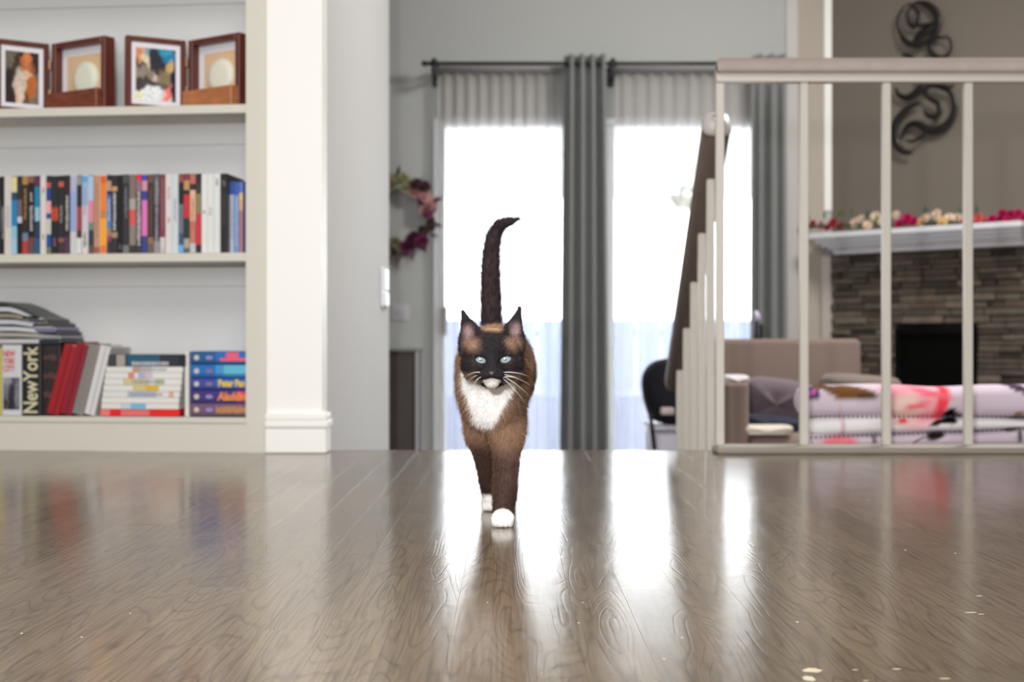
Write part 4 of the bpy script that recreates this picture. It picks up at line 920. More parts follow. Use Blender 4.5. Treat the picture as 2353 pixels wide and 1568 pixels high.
# ------------------------------------------------------------------ swirling metal wall sculpture
wa = thing('wall_sculpture', 'dark metal swirl sculpture on the taupe wall above the mantel', 'wall art', tuple(FM @ Vector((.45, .0, .9))))
WAM = mat('dark_brushed_metal', rgb(58, 55, 55), .3, metal=.75)
def onwall(cx_, cy_, n_=.03):
    px, py = 1980 + cx_ / 4.126, cy_ / 4.126; s, D = wall_s(px, n_); return FM @ Vector((s, n_, 0)) + Vector((0, 0, Z(py, D)))
def scroll(pts, wmax, n_=.03, w0=.15, w1=.15):
    Pn = []; n = len(pts)
    for i in range(n - 1):
        p0, p1, p2, p3 = pts[max(0, i-1)], pts[i], pts[i+1], pts[min(n-1, i+2)]
        for k in range(6):
            t_ = k / 6; Pn.append(tuple(.5 * ((2*p1[j]) + (-p0[j]+p2[j])*t_ + (2*p0[j]-5*p1[j]+4*p2[j]-p3[j])*t_*t_ + (-p0[j]+3*p1[j]-3*p2[j]+p3[j])*t_**3) for j in (0, 1)))
    Pn.append(pts[-1]); N_ = len(Pn); rs = []
    for i in range(N_):
        q = i / (N_ - 1); rs.append(max(.0018, wmax * (math.sin(math.pi * (.06 + .88 * q)) ** .8)))
    m_ = MB(); nw = Vector((-q2, -q2, 0)); m_.tube([onwall(a, b, n_) for a, b in Pn], rs, 10, flat=(nw, .35)); m_.build('scroll', WAM, wa, True)
def arc(cx_, cy_, r_x, r_y, a0, a1, n=10): return [(cx_ + r_x * math.cos(math.radians(a0 + (a1 - a0) * i / n)), cy_ - r_y * math.sin(math.radians(a0 + (a1 - a0) * i / n))) for i in range(n + 1)]
scroll(arc(545, 215, 180, 190, 110, -95), .018)
scroll(arc(530, 215, 190, 200, 115, 290), .008, .035)
scroll(arc(485, 150, 48, 98, 100, 420), .011, .04)
scroll([(440, 30), (500, 70), (540, 150), (530, 235), (600, 235), (700, 210)], .011, .045)
scroll([(490, 395), (560, 320), (640, 270), (710, 190)], .02, .03)
scroll([(360, 345), (420, 410), (520, 430), (620, 390), (700, 330)], .012, .04)
scroll(arc(745, 450, 95, 95, 60, 330), .013, .03)
scroll(arc(760, 440, 90, 110, 80, -70), .007, .04)
scroll([(320, 830), (350, 900), (430, 925), (510, 880), (580, 800), (530, 700), (500, 600), (440, 530), (380, 520)], .018, .03)
scroll([(560, 850), (640, 930), (720, 980), (740, 1060), (690, 1110), (620, 1090), (590, 1040)], .014, .04)
scroll([(720, 830), (830, 870), (880, 980), (870, 1090), (780, 1200), (650, 1240), (540, 1180), (460, 1180), (400, 1240), (380, 1310)], .017, .03)
scroll([(560, 970), (450, 1020), (350, 1120), (310, 1250), (330, 1370), (400, 1440), (480, 1445)], .02, .035)
scroll([(410, 1330), (480, 1340), (560, 1300), (640, 1230)], .008, .04)
scroll([(600, 880), (640, 820), (730, 800), (820, 830), (880, 800)], .012, .045)
scroll([(640, 640), (600, 720), (650, 800), (760, 830)], .013, .04)

# ------------------------------------------------------------------ living room furniture
SOFA = mat('taupe_upholstery', rgb(121, 103, 94), .85, bump=.25, bscale=300, sheen=.2)
ac = thing('armchair', 'taupe high backed armchair facing the railing, left of the firebox', 'armchair', (.98, 4.8, ZL))
bz = Z(779, 5.1)
MB().rbox((X(1640, 5.1), 5.08, ZL + .1), (X(1977, 5.1), 5.26, bz), .02, 3).build('backrest', SOFA, ac, True)
az = Z(880, 4.35)
MB().rbox((X(1666, 4.35), 4.35, ZL + .06), (X(1722, 4.35), 5.1, az), .014, 3).build('arm', SOFA, ac, True)
MB().rbox((1.10, 4.42, ZL + .06), (1.22, 5.1, Z(868, 4.42)), .03, 3).build('arm', SOFA, ac, True)
MB().rbox((X(1722, 4.35), 4.38, ZL + .1), (1.10, 5.1, -.16), .02, 3).build('seat_base', SOFA, ac, True)
MB().rbox((X(1722, 4.35) + .004, 4.37, -.16), (1.096, 5.08, Z(1002, 4.4)), .03, 3).build('seat_cushion', SOFA, ac, True)
for x in (.68, 1.18):
    for y in (4.42, 5.2): MB().tube([(x, y, ZL), (x, y, ZL + .1)], [.015, .022], 8).build('leg', DKW, ac)
def cushion(name, label, cat, c, r, rot, m, group=None, pile=.0):
    m_ = MB(Matrix.Translation(c) @ rot); nu, nv = 28, 14; vs = []
    for j in range(nv + 1):
        t_ = -math.pi / 2 + math.pi * j / nv
        for i in range(nu):
            q = 2 * math.pi * i / nu; ex = .45
            f_ = lambda v, e: math.copysign(abs(v) ** e, v)
            cx_ = f_(math.cos(q), ex); sx_ = f_(math.sin(q), ex); ct = math.cos(t_) ** .5 if math.cos(t_) > 0 else 0
            vs.append((r[0] * cx_ * ct, r[1] * math.sin(t_) * (1 + .12 * math.sin(3 * q)), r[2] * sx_ * ct))
    fs = [(j*nu+i, j*nu+(i+1) % nu, (j+1)*nu+(i+1) % nu, (j+1)*nu+i) for j in range(nv) for i in range(nu)]
    m_.add(vs, fs); o = m_.build(name, m, None, True); tag(o, label, cat, group); return o
zs_ = Z(1002, 4.4)
cushion('cushion', 'dark mauve-grey cushion slumped in the corner of the taupe armchair', 'cushion', P(1778, 920, 4.72), (.10, .05, .075), Matrix.Rotation(.25, 4, 'X') @ Matrix.Rotation(.12, 4, 'Y'), mat('mauve_grey_plush', rgb(104, 90, 98), .9, bump=.6, bscale=30, sheen=.3))
cushion('cloth', 'crumpled navy and black cloth on the armchair seat below dark cushion', 'cloth', P(1770, 978, 4.62), (.10, .06, .034), Matrix.Rotation(.1, 4, 'Y'), mat('navy_cloth', rgb(40, 44, 60), .9, bump=1, bscale=40))
cushion('cloth', 'folded cream cloth on the front of the armchair seat', 'cloth', P(1786, 1013, 4.2) + Vector((0, .2, .02)), (.085, .06, .016), Matrix.Identity(4), mat('cream_cloth', rgb(216, 206, 192), .9, bump=.5, bscale=60))
cushion('cloth', 'folded white cloth draped on the left arm of the armchair', 'cloth', P(1688, 874, 4.5), (.042, .09, .018), Matrix.Identity(4), mat('lilac_white_cloth', rgb(218, 210, 216), .9, bump=.5, bscale=60))
bt = thing('bottle', 'small black bottle with pale lilac cap on top of armchair back', 'bottle', (X(1743, 5.15), 5.15, bz))
b0 = Vector((X(1743, 5.15), 5.15, bz)); hb = Z(738, 5.15) - bz
m_ = MB(); prf = [(.0, 0), (.016, 0), (.017, .006), (.017, hb * .75), (.012, hb * .93), (.008, hb)]
vs = [(b0.x + r0 * math.cos(2*math.pi*k/16), b0.y + r0 * math.sin(2*math.pi*k/16), b0.z + zz) for r0, zz in prf for k in range(16)]
m_.add(vs, [(j*16+k, j*16+(k+1) % 16, (j+1)*16+(k+1) % 16, (j+1)*16+k) for j in range(5) for k in range(16)]); m_.build('flask', mat('black_bottle', rgb(30, 30, 40), .35), bt, True)
MB().tube([b0 + Vector((-.002, 0, hb)), b0 + Vector((-.006, 0, hb + .02)), b0 + Vector((-.012, 0, hb + .036))], [.012, .0115, .007], 12).build('cap', mat('lilac_cap', rgb(190, 184, 206), .4), bt, True)
# near sofa against the half wall, carrying the blanket
so = thing('sofa', 'taupe sofa hidden behind railing, its back under the pink blanket', 'sofa', (1.5, 3.9, ZL))
MB().rbox((.74, 3.52, ZL + .06), (2.3, 3.76, -.006), .03, 3).build('backrest', SOFA, so, True)
MB().rbox((.74, 3.76, ZL + .06), (2.3, 4.3, ZL + .36), .03, 3).build('seat', SOFA, so, True)
MB().rbox((2.14, 3.76, ZL + .06), (2.3, 4.3, ZL + .58), .03, 3).build('arm', SOFA, so, True)
# blanket folded in three
bl = thing('blanket', 'folded white-lilac plush blanket with pink and brown print behind the railing', 'blanket', (1.5, 3.6, -.005))
DB = 3.535
pxz = lambda px, py: (X(px, DB), Z(py, DB))
BLOBS = []
def bb_(px, py, rx, ry, ang, col, soft=.2): x, z = pxz(px, py); BLOBS.append((x, z, rx / (F / DB), ry / (F / DB), ang, rgb(*col), soft))
bb_(1870, 903, 15, 14, 0, (72, 56, 88)); bb_(1870, 903, 8, 8, 0, (206, 104, 178))
bb_(1960, 905, 58, 17, -.12, (112, 76, 40)); bb_(1905, 893, 36, 7, -.2, (100, 70, 44)); bb_(1990, 914, 20, 9, 0, (70, 46, 30))
bb_(2105, 930, 66, 56, 0, (250, 176, 186), .5); bb_(2085, 940, 34, 34, 0, (248, 214, 204), .6); bb_(2168, 922, 14, 50, -.25, (250, 70, 84), .5); bb_(2140, 905, 50, 8, -.25, (244, 110, 130), .6); bb_(2110, 933, 30, 8, .2, (246, 110, 120), .7); bb_(2075, 968, 12, 5, 0, (222, 40, 40), .4); bb_(2060, 896, 40, 8, 0, (246, 160, 176), .8)
bb_(2188, 958, 17, 18, 0, (14, 10, 12)); bb_(2165, 970, 30, 6, .2, (18, 14, 16)); bb_(2210, 955, 10, 3, 0, (20, 16, 18))
bb_(2345, 892, 28, 10, -.4, (78, 60, 84)); bb_(2345, 955, 12, 8, 0, (150, 120, 80), .5)
bb_(1930, 1016, 40, 13, 0, (250, 130, 144), .5); bb_(2150, 1002, 24, 9, .2, (36, 28, 26), .3); bb_(2110, 1012, 20, 2.5, .6, (80, 70, 70)); bb_(2325, 987, 20, 4, .1, (50, 40, 44)); bb_(2345, 1004, 8, 14, 0, (40, 34, 40)); bb_(1935, 975, 4, 40, .1, (214, 176, 186), .8); bb_(2010, 1013, 7, 10, .2, (90, 80, 84))
def bl_col(base):
    def f(v):
        c = list(base)
        for (x, z, rx, rz, ang, col, soft) in BLOBS:
            dx, dz = v.x - x, v.z - z; ca, sa = math.cos(ang), math.sin(ang); p, q = (dx*ca + dz*sa) / rx, (-dx*sa + dz*ca) / rz
            if abs(p) > 2 or abs(q) > 2: continue
            k = max(0, min(1, (1 - math.sqrt(p*p + q*q)) / soft + .5)); c = [c[i]*(1-k) + col[i]*k for i in range(3)]
        return c
    return f
PLUSH = print_mat('printed_plush', .95, .1, .5, 220)
STI = mat('dark_blanket_stitch', rgb(92, 80, 96), .9)
def fold(px0, zlo, zhi, dep, wav, col, seed):
    r_ = random.Random(seed); x0, x1 = X(px0, DB), 2.1; nx, nc = 150, 28; m_ = MB(); vs = []
    a1, a2 = r_.uniform(0, 6), r_.uniform(0, 6)
    for i in range(nx + 1):
        q = i / nx; x = x0 + (x1 - x0) * q; e = min(1, (x - x0) / .035, (x1 - x) / .035); e = math.sqrt(max(0, 1 - (1 - e) ** 2)) if e < 1 else 1
        e = max(e, .03); lo, hi = zlo(x), zhi(x); zc, hh = (lo + hi) / 2, (hi - lo) / 2 * (.35 + .65 * e); sag = .004 * math.sin(x * 9 + a1) + .002 * math.sin(x * 23 + a2)
        for k in range(nc):
            t_ = 2 * math.pi * k / nc; f_ = lambda v, p: math.copysign(abs(v) ** p, v)
            vs.append((x, DB + dep / 2 * 1.0 - f_(math.cos(t_), .5) * dep / 2 * (.6 + .4 * e) + wav * math.sin(x * 14 + a2) * .5, zc + f_(math.sin(t_), .8) * hh + sag * (1 if math.sin(t_) > 0 else .0)))
    fs = [(i*nc+k, (i+1)*nc+k, (i+1)*nc+(k+1) % nc, i*nc+(k+1) % nc) for i in range(nx) for k in range(nc)]
    fs += [tuple(range(nc)), tuple(nx*nc + k for k in range(nc-1, -1, -1))]
    m_.add(vs, fs); m_.vc = bl_col(col); return m_.build('fold', PLUSH, bl, True)
LIL = rgb(216, 200, 214); WHT = rgb(240, 236, 238)
s1 = lambda x: (x - .73) / .6
fold(1846, lambda x: .073, lambda x: .150 + .006 * s1(x) ** .5 if x > .731 else .150, .15, .006, LIL, 1)
fold(1862, lambda x: .022 + .024 * s1(x), lambda x: .079 - .004 * s1(x), .16, .004, WHT, 2)
fold(1858, lambda x: -.001, lambda x: .028 + .024 * s1(x), .155, .005, LIL, 3)
for zf in (lambda x: .077, lambda x: .025 + .024 * s1(x)):
    m_ = MB(); x = X(1862, DB)
    k = 0
    while x < 1.5:
        m_.rbox((x, DB - .003, zf(x) - .0022), (x + .006, DB + .006, zf(x) + .0022), .0015, 1); x += .0115; k += 1
    o = m_.build('stitching', STI, bl); o['kind'] = 'stuff'

# dark cabinet under the wreath
cb = thing('cabinet', 'tall dark brown cabinet against the window wall below the wreath', 'cabinet', (X(918, 6.3), 6.3, ZL))
cx_a, cx_b, cz_ = X(860, 6.15), X(955, 6.15), Z(802, 6.15)
CBM = mat('dark_brown_cabinet', rgb(62, 52, 50), .5, var=.12, vscale=10)
MB().rbox((cx_a, 6.16, ZL), (cx_b, DW - .015, cz_ - .012), .004).build('body', CBM, cb)
MB().rbox((cx_a - .004, 6.145, cz_ - .012), (cx_b + .012, DW - .015, cz_), .003).build('top_board', mat('cabinet_top', rgb(120, 124, 128), .5), cb)
MB().rbox((cx_a + .02, 6.15, ZL + .06), (cx_b - .012, 6.161, cz_ - .04), .004).build('door', CBM, cb)
MB().rbox((cx_b - .001, 6.15, ZL), (cx_b + .012, 6.17, cz_ - .012), .002).build('edge_strip', mat('pale_edge', rgb(176, 174, 180), .5), cb)
# storage box with black bag behind the stair railing
sb = thing('storage_box', 'pale lilac plastic storage box behind the stair railing', 'box', (X(1560, 5.4), 5.5, ZL))
BOXM = mat('pale_lilac_plastic', rgb(208, 204, 218), .4)
zbx = Z(978, 5.4)
MB().rbox((X(1503, 5.4), 5.36, ZL), (X(1640, 5.4), 5.75, zbx - .02), .02, 3).build('tub', BOXM, sb, True)
MB().rbox((X(1498, 5.4), 5.345, zbx - .02), (X(1645, 5.4), 5.765, zbx), .008, 2).build('lid', mat('lilac_lid', rgb(190, 186, 204), .4), sb, True)
bg_ = thing('backpack', 'black rounded backpack with pale patch behind the stair railing', 'bag', (X(1560, 5.4), 5.5, zbx))
m_ = MB(); vs = []; nu, nv = 28, 18; c_ = Vector((X(1562, 5.4), 5.5, (zbx + Z(824, 5.4)) / 2)); hz = (Z(824, 5.4) - zbx) / 2
for j in range(nv + 1):
    t_ = -math.pi / 2 + math.pi * j / nv
    for i in range(nu):
        q = 2 * math.pi * i / nu; wv = 1 + .05 * math.sin(4 * q + 3 * t_); rx = (X(1644, 5.4) - X(1480, 5.4)) / 2
        k = max(0, math.cos(t_)) ** .6; vs.append((c_.x + rx * k * math.cos(q) * wv, c_.y + .13 * k * math.sin(q) * wv, c_.z + hz * math.copysign(abs(math.sin(t_)) ** .85, math.sin(t_))))
m_.add(vs, [(j*nu+i, j*nu+(i+1) % nu, (j+1)*nu+(i+1) % nu, (j+1)*nu+i) for j in range(nv) for i in range(nu)]); m_.build('body', mat('black_nylon', rgb(22, 21, 27), .7, spec=.25, bump=.6, bscale=30), bg_, True)
m_ = MB(); m_.rbox((X(1519, 5.36), 5.352, Z(954, 5.36)), (X(1550, 5.36), 5.40, Z(937, 5.36)), .006, 2); m_.build('patch', mat('pale_patch', rgb(196, 178, 178), .6), bg_)
m_ = MB(); m_.tube([P(1494, 950, 5.38), P(1499, 990, 5.33), P(1506, 1050, 5.33), P(1508, 1100, 5.33)], .008, 8, flat=((0, 1, 0), .4)); m_.build('strap', mat('black_nylon', (1, 1, 1)), bg_)
# paint drip and scuffs on the near floor
ps = thing('paint_spot', 'dried cream paint spot on the near floor strips at lower right', 'paint spot', tuple(P(1868, 1548, 1.135).xy) + (0,))
def spot(px, py, pts, m_, h=.0006):
    d = F * H / (py - CY); x0 = X(px, d); s_ = d / F; vs = [(x0 + a * s_, d + b * s_ * 3.2, 0.0) for a, b in pts]; n = len(vs)
    top = [((v[0] - x0) * .8 + x0, (v[1] - d) * .8 + d, h) for v in vs]; m_.add(vs + top, [tuple(n + i for i in range(n))] + [(i, (i+1) % n, n+(i+1) % n, n+i) for i in range(n)])
r_ = random.Random(2)
def blobp(rx, ry, n=14): return [(rx * r_.uniform(.7, 1.15) * math.cos(2*math.pi*i/n), ry * r_.uniform(.7, 1.15) * math.sin(2*math.pi*i/n)) for i in range(n)]
PSM = mat('dried_cream_paint', rgb(206, 192, 166), .7, bump=.8, bscale=300)
m_ = MB(); spot(1866, 1541, blobp(22, 7), m_); m_.build('upper_patch', PSM, ps)
m_ = MB(); spot(1860, 1560, blobp(16, 7), m_); m_.build('lower_patch', PSM, ps)
sc = MB()
for (px, py, rx, ry) in ((2230, 1408, 14, 1.5), (2255, 1412, 8, 1), (2060, 1538, 12, 1.5), (1965, 1540, 9, 1), (2172, 1560, 14, 1.5), (1330, 1432, 3, 1), (1568, 1466, 2.5, 1), (1832, 1430, 4, 2), (2195, 1272, 3, 1), (2250, 1370, 8, 1), (1340, 1385, 3, 1), (2080, 1265, 3, 1), (1995, 1150, 2, 1), (1700, 1350, 2.5, 1), (188, 1465, 3, 1), (50, 1456, 3, 1), (300, 1410, 2, 1), (1120, 1385, 2, 1), (1245, 1548, 3, 1), (1525, 1515, 3, 1), (1990, 1565, 8, 1)): spot(px, py, blobp(rx, ry, 8), sc, .0002)
o = sc.build('scuff', PSM, ps); o['kind'] = 'stuff'
#PART4
# ------------------------------------------------------------------ the cat: one smooth body grown from blended limbs
def smin(a, b, k):
    h = np.clip(.5 + .5 * (b - a) / k, 0, 1); return b * (1 - h) + a * h - k * h * (1 - h)
class Field:
    def __init__(s, lo, hi, h):
        s.lo = np.array(lo); s.h = h; s.n = np.ceil((np.array(hi) - s.lo) / h).astype(int) + 1
        s.F = np.full(s.n, 1.0, np.float32)
    def sub(s, lo, hi):
        a = np.clip(np.floor((np.array(lo) - s.lo) / s.h).astype(int), 0, s.n); b = np.clip(np.ceil((np.array(hi) - s.lo) / s.h).astype(int) + 1, 0, s.n)
        sl = tuple(slice(a[i], b[i]) for i in range(3)); ax = [s.lo[i] + s.h * np.arange(a[i], b[i]) for i in range(3)]
        return sl, np.meshgrid(*ax, indexing='ij', sparse=True)
    def cone(s, a, b, ra, rb, k=.015, sc=(1, 1, 1), cut=False):
        a, b, sc = np.array(a, float), np.array(b, float), np.array(sc, float); m = k * 1.5 + .006
        R = max(ra, rb) * sc.max()
        sl, (x, y, z) = s.sub(np.minimum(a, b) - R - m, np.maximum(a, b) + R + m)
        p = [(x - a[0]) / sc[0], (y - a[1]) / sc[1], (z - a[2]) / sc[2]]; d = (b - a) / sc; L2 = max((d * d).sum(), 1e-9)
        t = np.clip((p[0] * d[0] + p[1] * d[1] + p[2] * d[2]) / L2, 0, 1)
        D = (np.sqrt((p[0] - d[0]*t) ** 2 + (p[1] - d[1]*t) ** 2 + (p[2] - d[2]*t) ** 2) - (ra + (rb - ra) * t)) * sc.min()
        D = D.astype(np.float32)
        s.F[sl] = -smin(-s.F[sl], D, k) if cut else smin(s.F[sl], D, k)
    def ell(s, c, r, k=.015, cut=False, rot=None):
        c, r = np.array(c, float), np.array(r, float); m = k * 1.5 + .006
        sl, (x, y, z) = s.sub(c - r.max() - m, c + r.max() + m)
        p = [x - c[0], y - c[1], z - c[2]]
        if rot is not None:
            R = np.array(rot.to_3x3()).T; p = [R[i][0] * p[0] + R[i][1] * p[1] + R[i][2] * p[2] for i in range(3)]
        k0 = np.sqrt((p[0]/r[0])**2 + (p[1]/r[1])**2 + (p[2]/r[2])**2); k1 = np.sqrt((p[0]/r[0]**2)**2 + (p[1]/r[1]**2)**2 + (p[2]/r[2]**2)**2)
        D = (k0 * (k0 - 1) / np.maximum(k1, 1e-6)).astype(np.float32)
        s.F[sl] = -smin(-s.F[sl], D, k) if cut else smin(s.F[sl], D, k)
    def mesh(s):
        Fv = s.F; ins = Fv < 0
        n = np.array(Fv.shape) - 1
        c = np.zeros(n, np.int8)
        for dx in (0, 1):
            for dy in (0, 1):
                for dz in (0, 1): c += ins[dx:n[0]+dx, dy:n[1]+dy, dz:n[2]+dz]
        act = (c > 0) & (c < 8); idx = -np.ones(n, np.int64); cells = np.argwhere(act); idx[act] = np.arange(len(cells))
        acc = np.zeros((len(cells), 3)); cnt = np.zeros(len(cells))
        corners = [(i, j, k) for i in (0, 1) for j in (0, 1) for k in (0, 1)]
        for a in corners:
            for ax in range(3):
                if a[ax] == 0:
                    b = list(a); b[ax] = 1
                    fa = Fv[cells[:, 0]+a[0], cells[:, 1]+a[1], cells[:, 2]+a[2]]; fb_ = Fv[cells[:, 0]+b[0], cells[:, 1]+b[1], cells[:, 2]+b[2]]
                    cr = (fa < 0) != (fb_ < 0); t = np.where(cr, fa / np.where(cr, fa - fb_, 1), 0)
                    pos = np.tile(np.array(a, float), (len(cells), 1)); pos[:, ax] += t; acc[cr] += pos[cr]; cnt[cr] += 1
        V = s.lo + s.h * (cells + acc / cnt[:, None])
        faces = []
        for ax in range(3):
            u, v = [(1, 2), (2, 0), (0, 1)][ax]
            sa = [slice(1, -1)] * 3; sa[ax] = slice(0, -1); sb = [slice(1, -1)] * 3; sb[ax] = slice(1, None)
            ia, ib = ins[tuple(sa)], ins[tuple(sb)]; e = np.argwhere(ia != ib); off = np.ones(3, int); off[ax] = 0; e = e + off
            inside = ins[e[:, 0], e[:, 1], e[:, 2]]
            def cell(du, dv):
                q = e.copy(); q[:, u] += du; q[:, v] += dv; return idx[q[:, 0], q[:, 1], q[:, 2]]
            q = np.stack([cell(-1, -1), cell(0, -1), cell(0, 0), cell(-1, 0)], 1)
            faces.append(np.where(inside[:, None], q, q[:, ::-1]))
        return V, np.concatenate(faces)
hx = -.0277                                             # head centre line
fd = Field((-.13, 1.90, -.004), (.09, 2.56, .52), .0019)
# trunk, ribcage leaning slightly to the viewer's right further back
fd.cone((-.028, 2.115, .214), (-.021, 2.24, .217), .064, .066, .02, (.78, 1, 1))
fd.cone((-.021, 2.24, .217), (-.018, 2.37, .228), .065, .058, .02, (.80, 1, 1))
fd.ell((-.028, 2.075, .190), (.046, .05, .058), .02)
fd.cone((-.026, 2.10, .232), (hx, 2.01, .240), .052, .040, .02)
# front leg planted (viewer's right)
fd.cone((-.008, 2.10, .195), (-.0065, 2.085, .130), .0255, .0240, .018, (.92, 1, 1)); fd.cone((-.0065, 2.085, .130), (-.0098, 2.066, .050), .0222, .0162, .016); fd.cone((-.0098, 2.066, .05), (-.0130, 2.058, .018), .0162, .0158, .008)
fd.ell((-.0132, 2.037, .0110), (.0162, .024, .0116), .004)
for i, ox in enumerate((-.0105, -.0036, .0036, .0105)): fd.ell((-.0132 + ox, 2.017 + abs(ox) * .4, .0085), (.0046, .0085, .0085), .003)
# front leg trailing (viewer's left)
fd.cone((-.049, 2.10, .190), (-.047, 2.135, .125), .028, .0225, .018); fd.cone((-.047, 2.135, .125), (-.0375, 2.20, .05), .0195, .0122, .014); fd.cone((-.0375, 2.20, .05), (-.0345, 2.235, .016), .0124, .0120, .008)
fd.ell((-.0345, 2.225, .011), (.0145, .019, .0115), .005)
for ox in (-.009, -.003, .003, .009): fd.ell((-.0345 + ox, 2.209 + abs(ox) * .35, .008), (.004, .0075, .008), .003)
# hind legs with high knee and backward hock
for (hxx, k0, ho, pw) in ((-.046, (2.335, .135), (2.475, .082), (2.43, .012)), (-.006, (2.36, .13), (2.50, .080), (2.47, .012))):
    fd.cone((hxx * .8, 2.385, .205), (hxx, k0[0], k0[1]), .048, .032, .018, (.75, 1, 1)); fd.cone((hxx, k0[0], k0[1]), (hxx * .9, ho[0], ho[1]), .027, .0145, .012); fd.cone((hxx * .9, ho[0], ho[1]), (hxx * .85, pw[0] + .02, .022), .0145, .0115, .008)
    fd.ell((hxx * .85, pw[0], pw[1]), (.0145, .027, .012), .005)
    for ox in (-.009, -.003, .003, .009): fd.ell((hxx * .85 + ox, pw[0] - .022, .0085), (.004, .0075, .008), .003)
# tail held upright, tip hooked to the right
TD = 2.43
tail_px = [(1130, 770, 25), (1129, 735, 24), (1128, 690, 23.5), (1127, 640, 22), (1128, 600, 20.5), (1131, 565, 18.5), (1137, 538, 17), (1149, 519, 14.5), (1165, 511, 11.5), (1179, 507.5, 8.0), (1190, 503.5, 4.0), (1195, 501, 1.6)]
tp = [(P(a, b, TD), r * TD / F * .93) for a, b, r in tail_px]; tp = [(Vector((-.018, 2.395, .255)), .026)] + tp
td = []
for i in range(len(tp) - 1):
    q0, q1, q2_, q3 = tp[max(0, i-1)], tp[i], tp[i+1], tp[min(len(tp)-1, i+2)]
    for k in range(4):
        t_ = k / 4; cr_ = lambda a, b, c, d: .5 * (b*2 + (c-a)*t_ + (a*2-b*5+c*4-d)*t_*t_ + (b*3-a-c*3+d)*t_**3)
        td.append((cr_(q0[0], q1[0], q2_[0], q3[0]), max(.0008, cr_(q0[1], q1[1], q2_[1], q3[1]))))
td.append(tp[-1])
for (a, ra), (b, rb) in zip(td, td[1:]): fd.cone(a, b, ra, rb, .0008)
# head
fd.ell((hx, 1.992, .2440), (.0390, .040, .0370), .01)
for s_ in (-1, 1):
    fd.ell((hx + s_ * .0205, 1.978, .2300), (.0190, .023, .0170), .012)
    fd.ell((hx + s_ * .0085, 1.950, .2185), (.0112, .0135, .0098), .006)            # whisker pads
    fd.cone((hx + s_ * .018, 1.972, .2550), (hx + s_ * .006, 1.962, .2540), .012, .010, .010)   # brow
    fd.cone((hx + s_ * .029, 1.988, .228), (hx + s_ * .033, 1.998, .217), .013, .006, .01)      # cheek ruff
fd.cone((hx, 1.970, .2480), (hx, 1.9485, .2275), .0125, .0072, .009)             # nose bridge
fd.ell((hx, 1.9445, .2208), (.0070, .0062, .0050), .003)
fd.ell((hx, 1.958, .2075), (.0100, .0105, .0075), .006)                             # chin
# mouth line
fd.cone((hx - .010, 1.9405, .2125), (hx, 1.940, .2150), .0012, .0012, .002, cut=True); fd.cone((hx + .010, 1.9405, .2125), (hx, 1.940, .2150), .0012, .0012, .002, cut=True)
# ears
EARS = []
for s_, tip, bi, bo in ((-1, P(1065, 721, 1.996), P(1103, 757, 1.99), P(1061, 806, 1.99)), (1, P(1193, 713, 1.996), P(1158, 755, 1.99), P(1199, 800, 1.99))):
    bc_ = (bi + bo) / 2; e = (bi - bo); rad = e.length / 2 * .98
    ax_u = e.normalized(); EARS.append((s_, tip, bi, bo))
    n_ = 9
    for k in range(n_ + 1):                          # fan of slim cones from the base to the tip makes a thin cupped triangle
        q = k / n_; b0_ = bi.lerp(bo, q); back = .010 * math.sin(math.pi * q); b0_ = b0_ + Vector((0, back + .002, -.004)); tq = tip + Vector((s_ * .0008, .001, .003))
        fd.cone(b0_, tq, .0042, .0010, .003)
    fd.ell(bc_ + Vector((0, .014, -.004)), (.017, .012, .017), .01)
# eye sockets, almond
EYES = [P(1104.5, 828, 1.9585), P(1161.5, 827, 1.9585)]
for s_, c in zip((-1, 1), EYES): fd.ell(c + Vector((0, -.004, 0)), (.0096, .0090, .0047), .0016, cut=True, rot=Matrix.Rotation(s_ * -.30, 4, 'Y'))
V, Q = fd.mesh()
# keep the biggest piece only and relax slightly
nb_ = np.zeros(len(V)); acc = np.zeros_like(V)
for it in range(2):
    acc[:] = 0; nb_[:] = 0
    for a, b in ((0, 1), (1, 2), (2, 3), (3, 0)):
        np.add.at(acc, Q[:, a], V[Q[:, b]]); np.add.at(acc, Q[:, b], V[Q[:, a]]); np.add.at(nb_, Q[:, a], 1); np.add.at(nb_, Q[:, b], 1)
    V = V * .5 + .5 * acc / nb_[:, None]
V[:, 2] = np.maximum(V[:, 2], .0004)

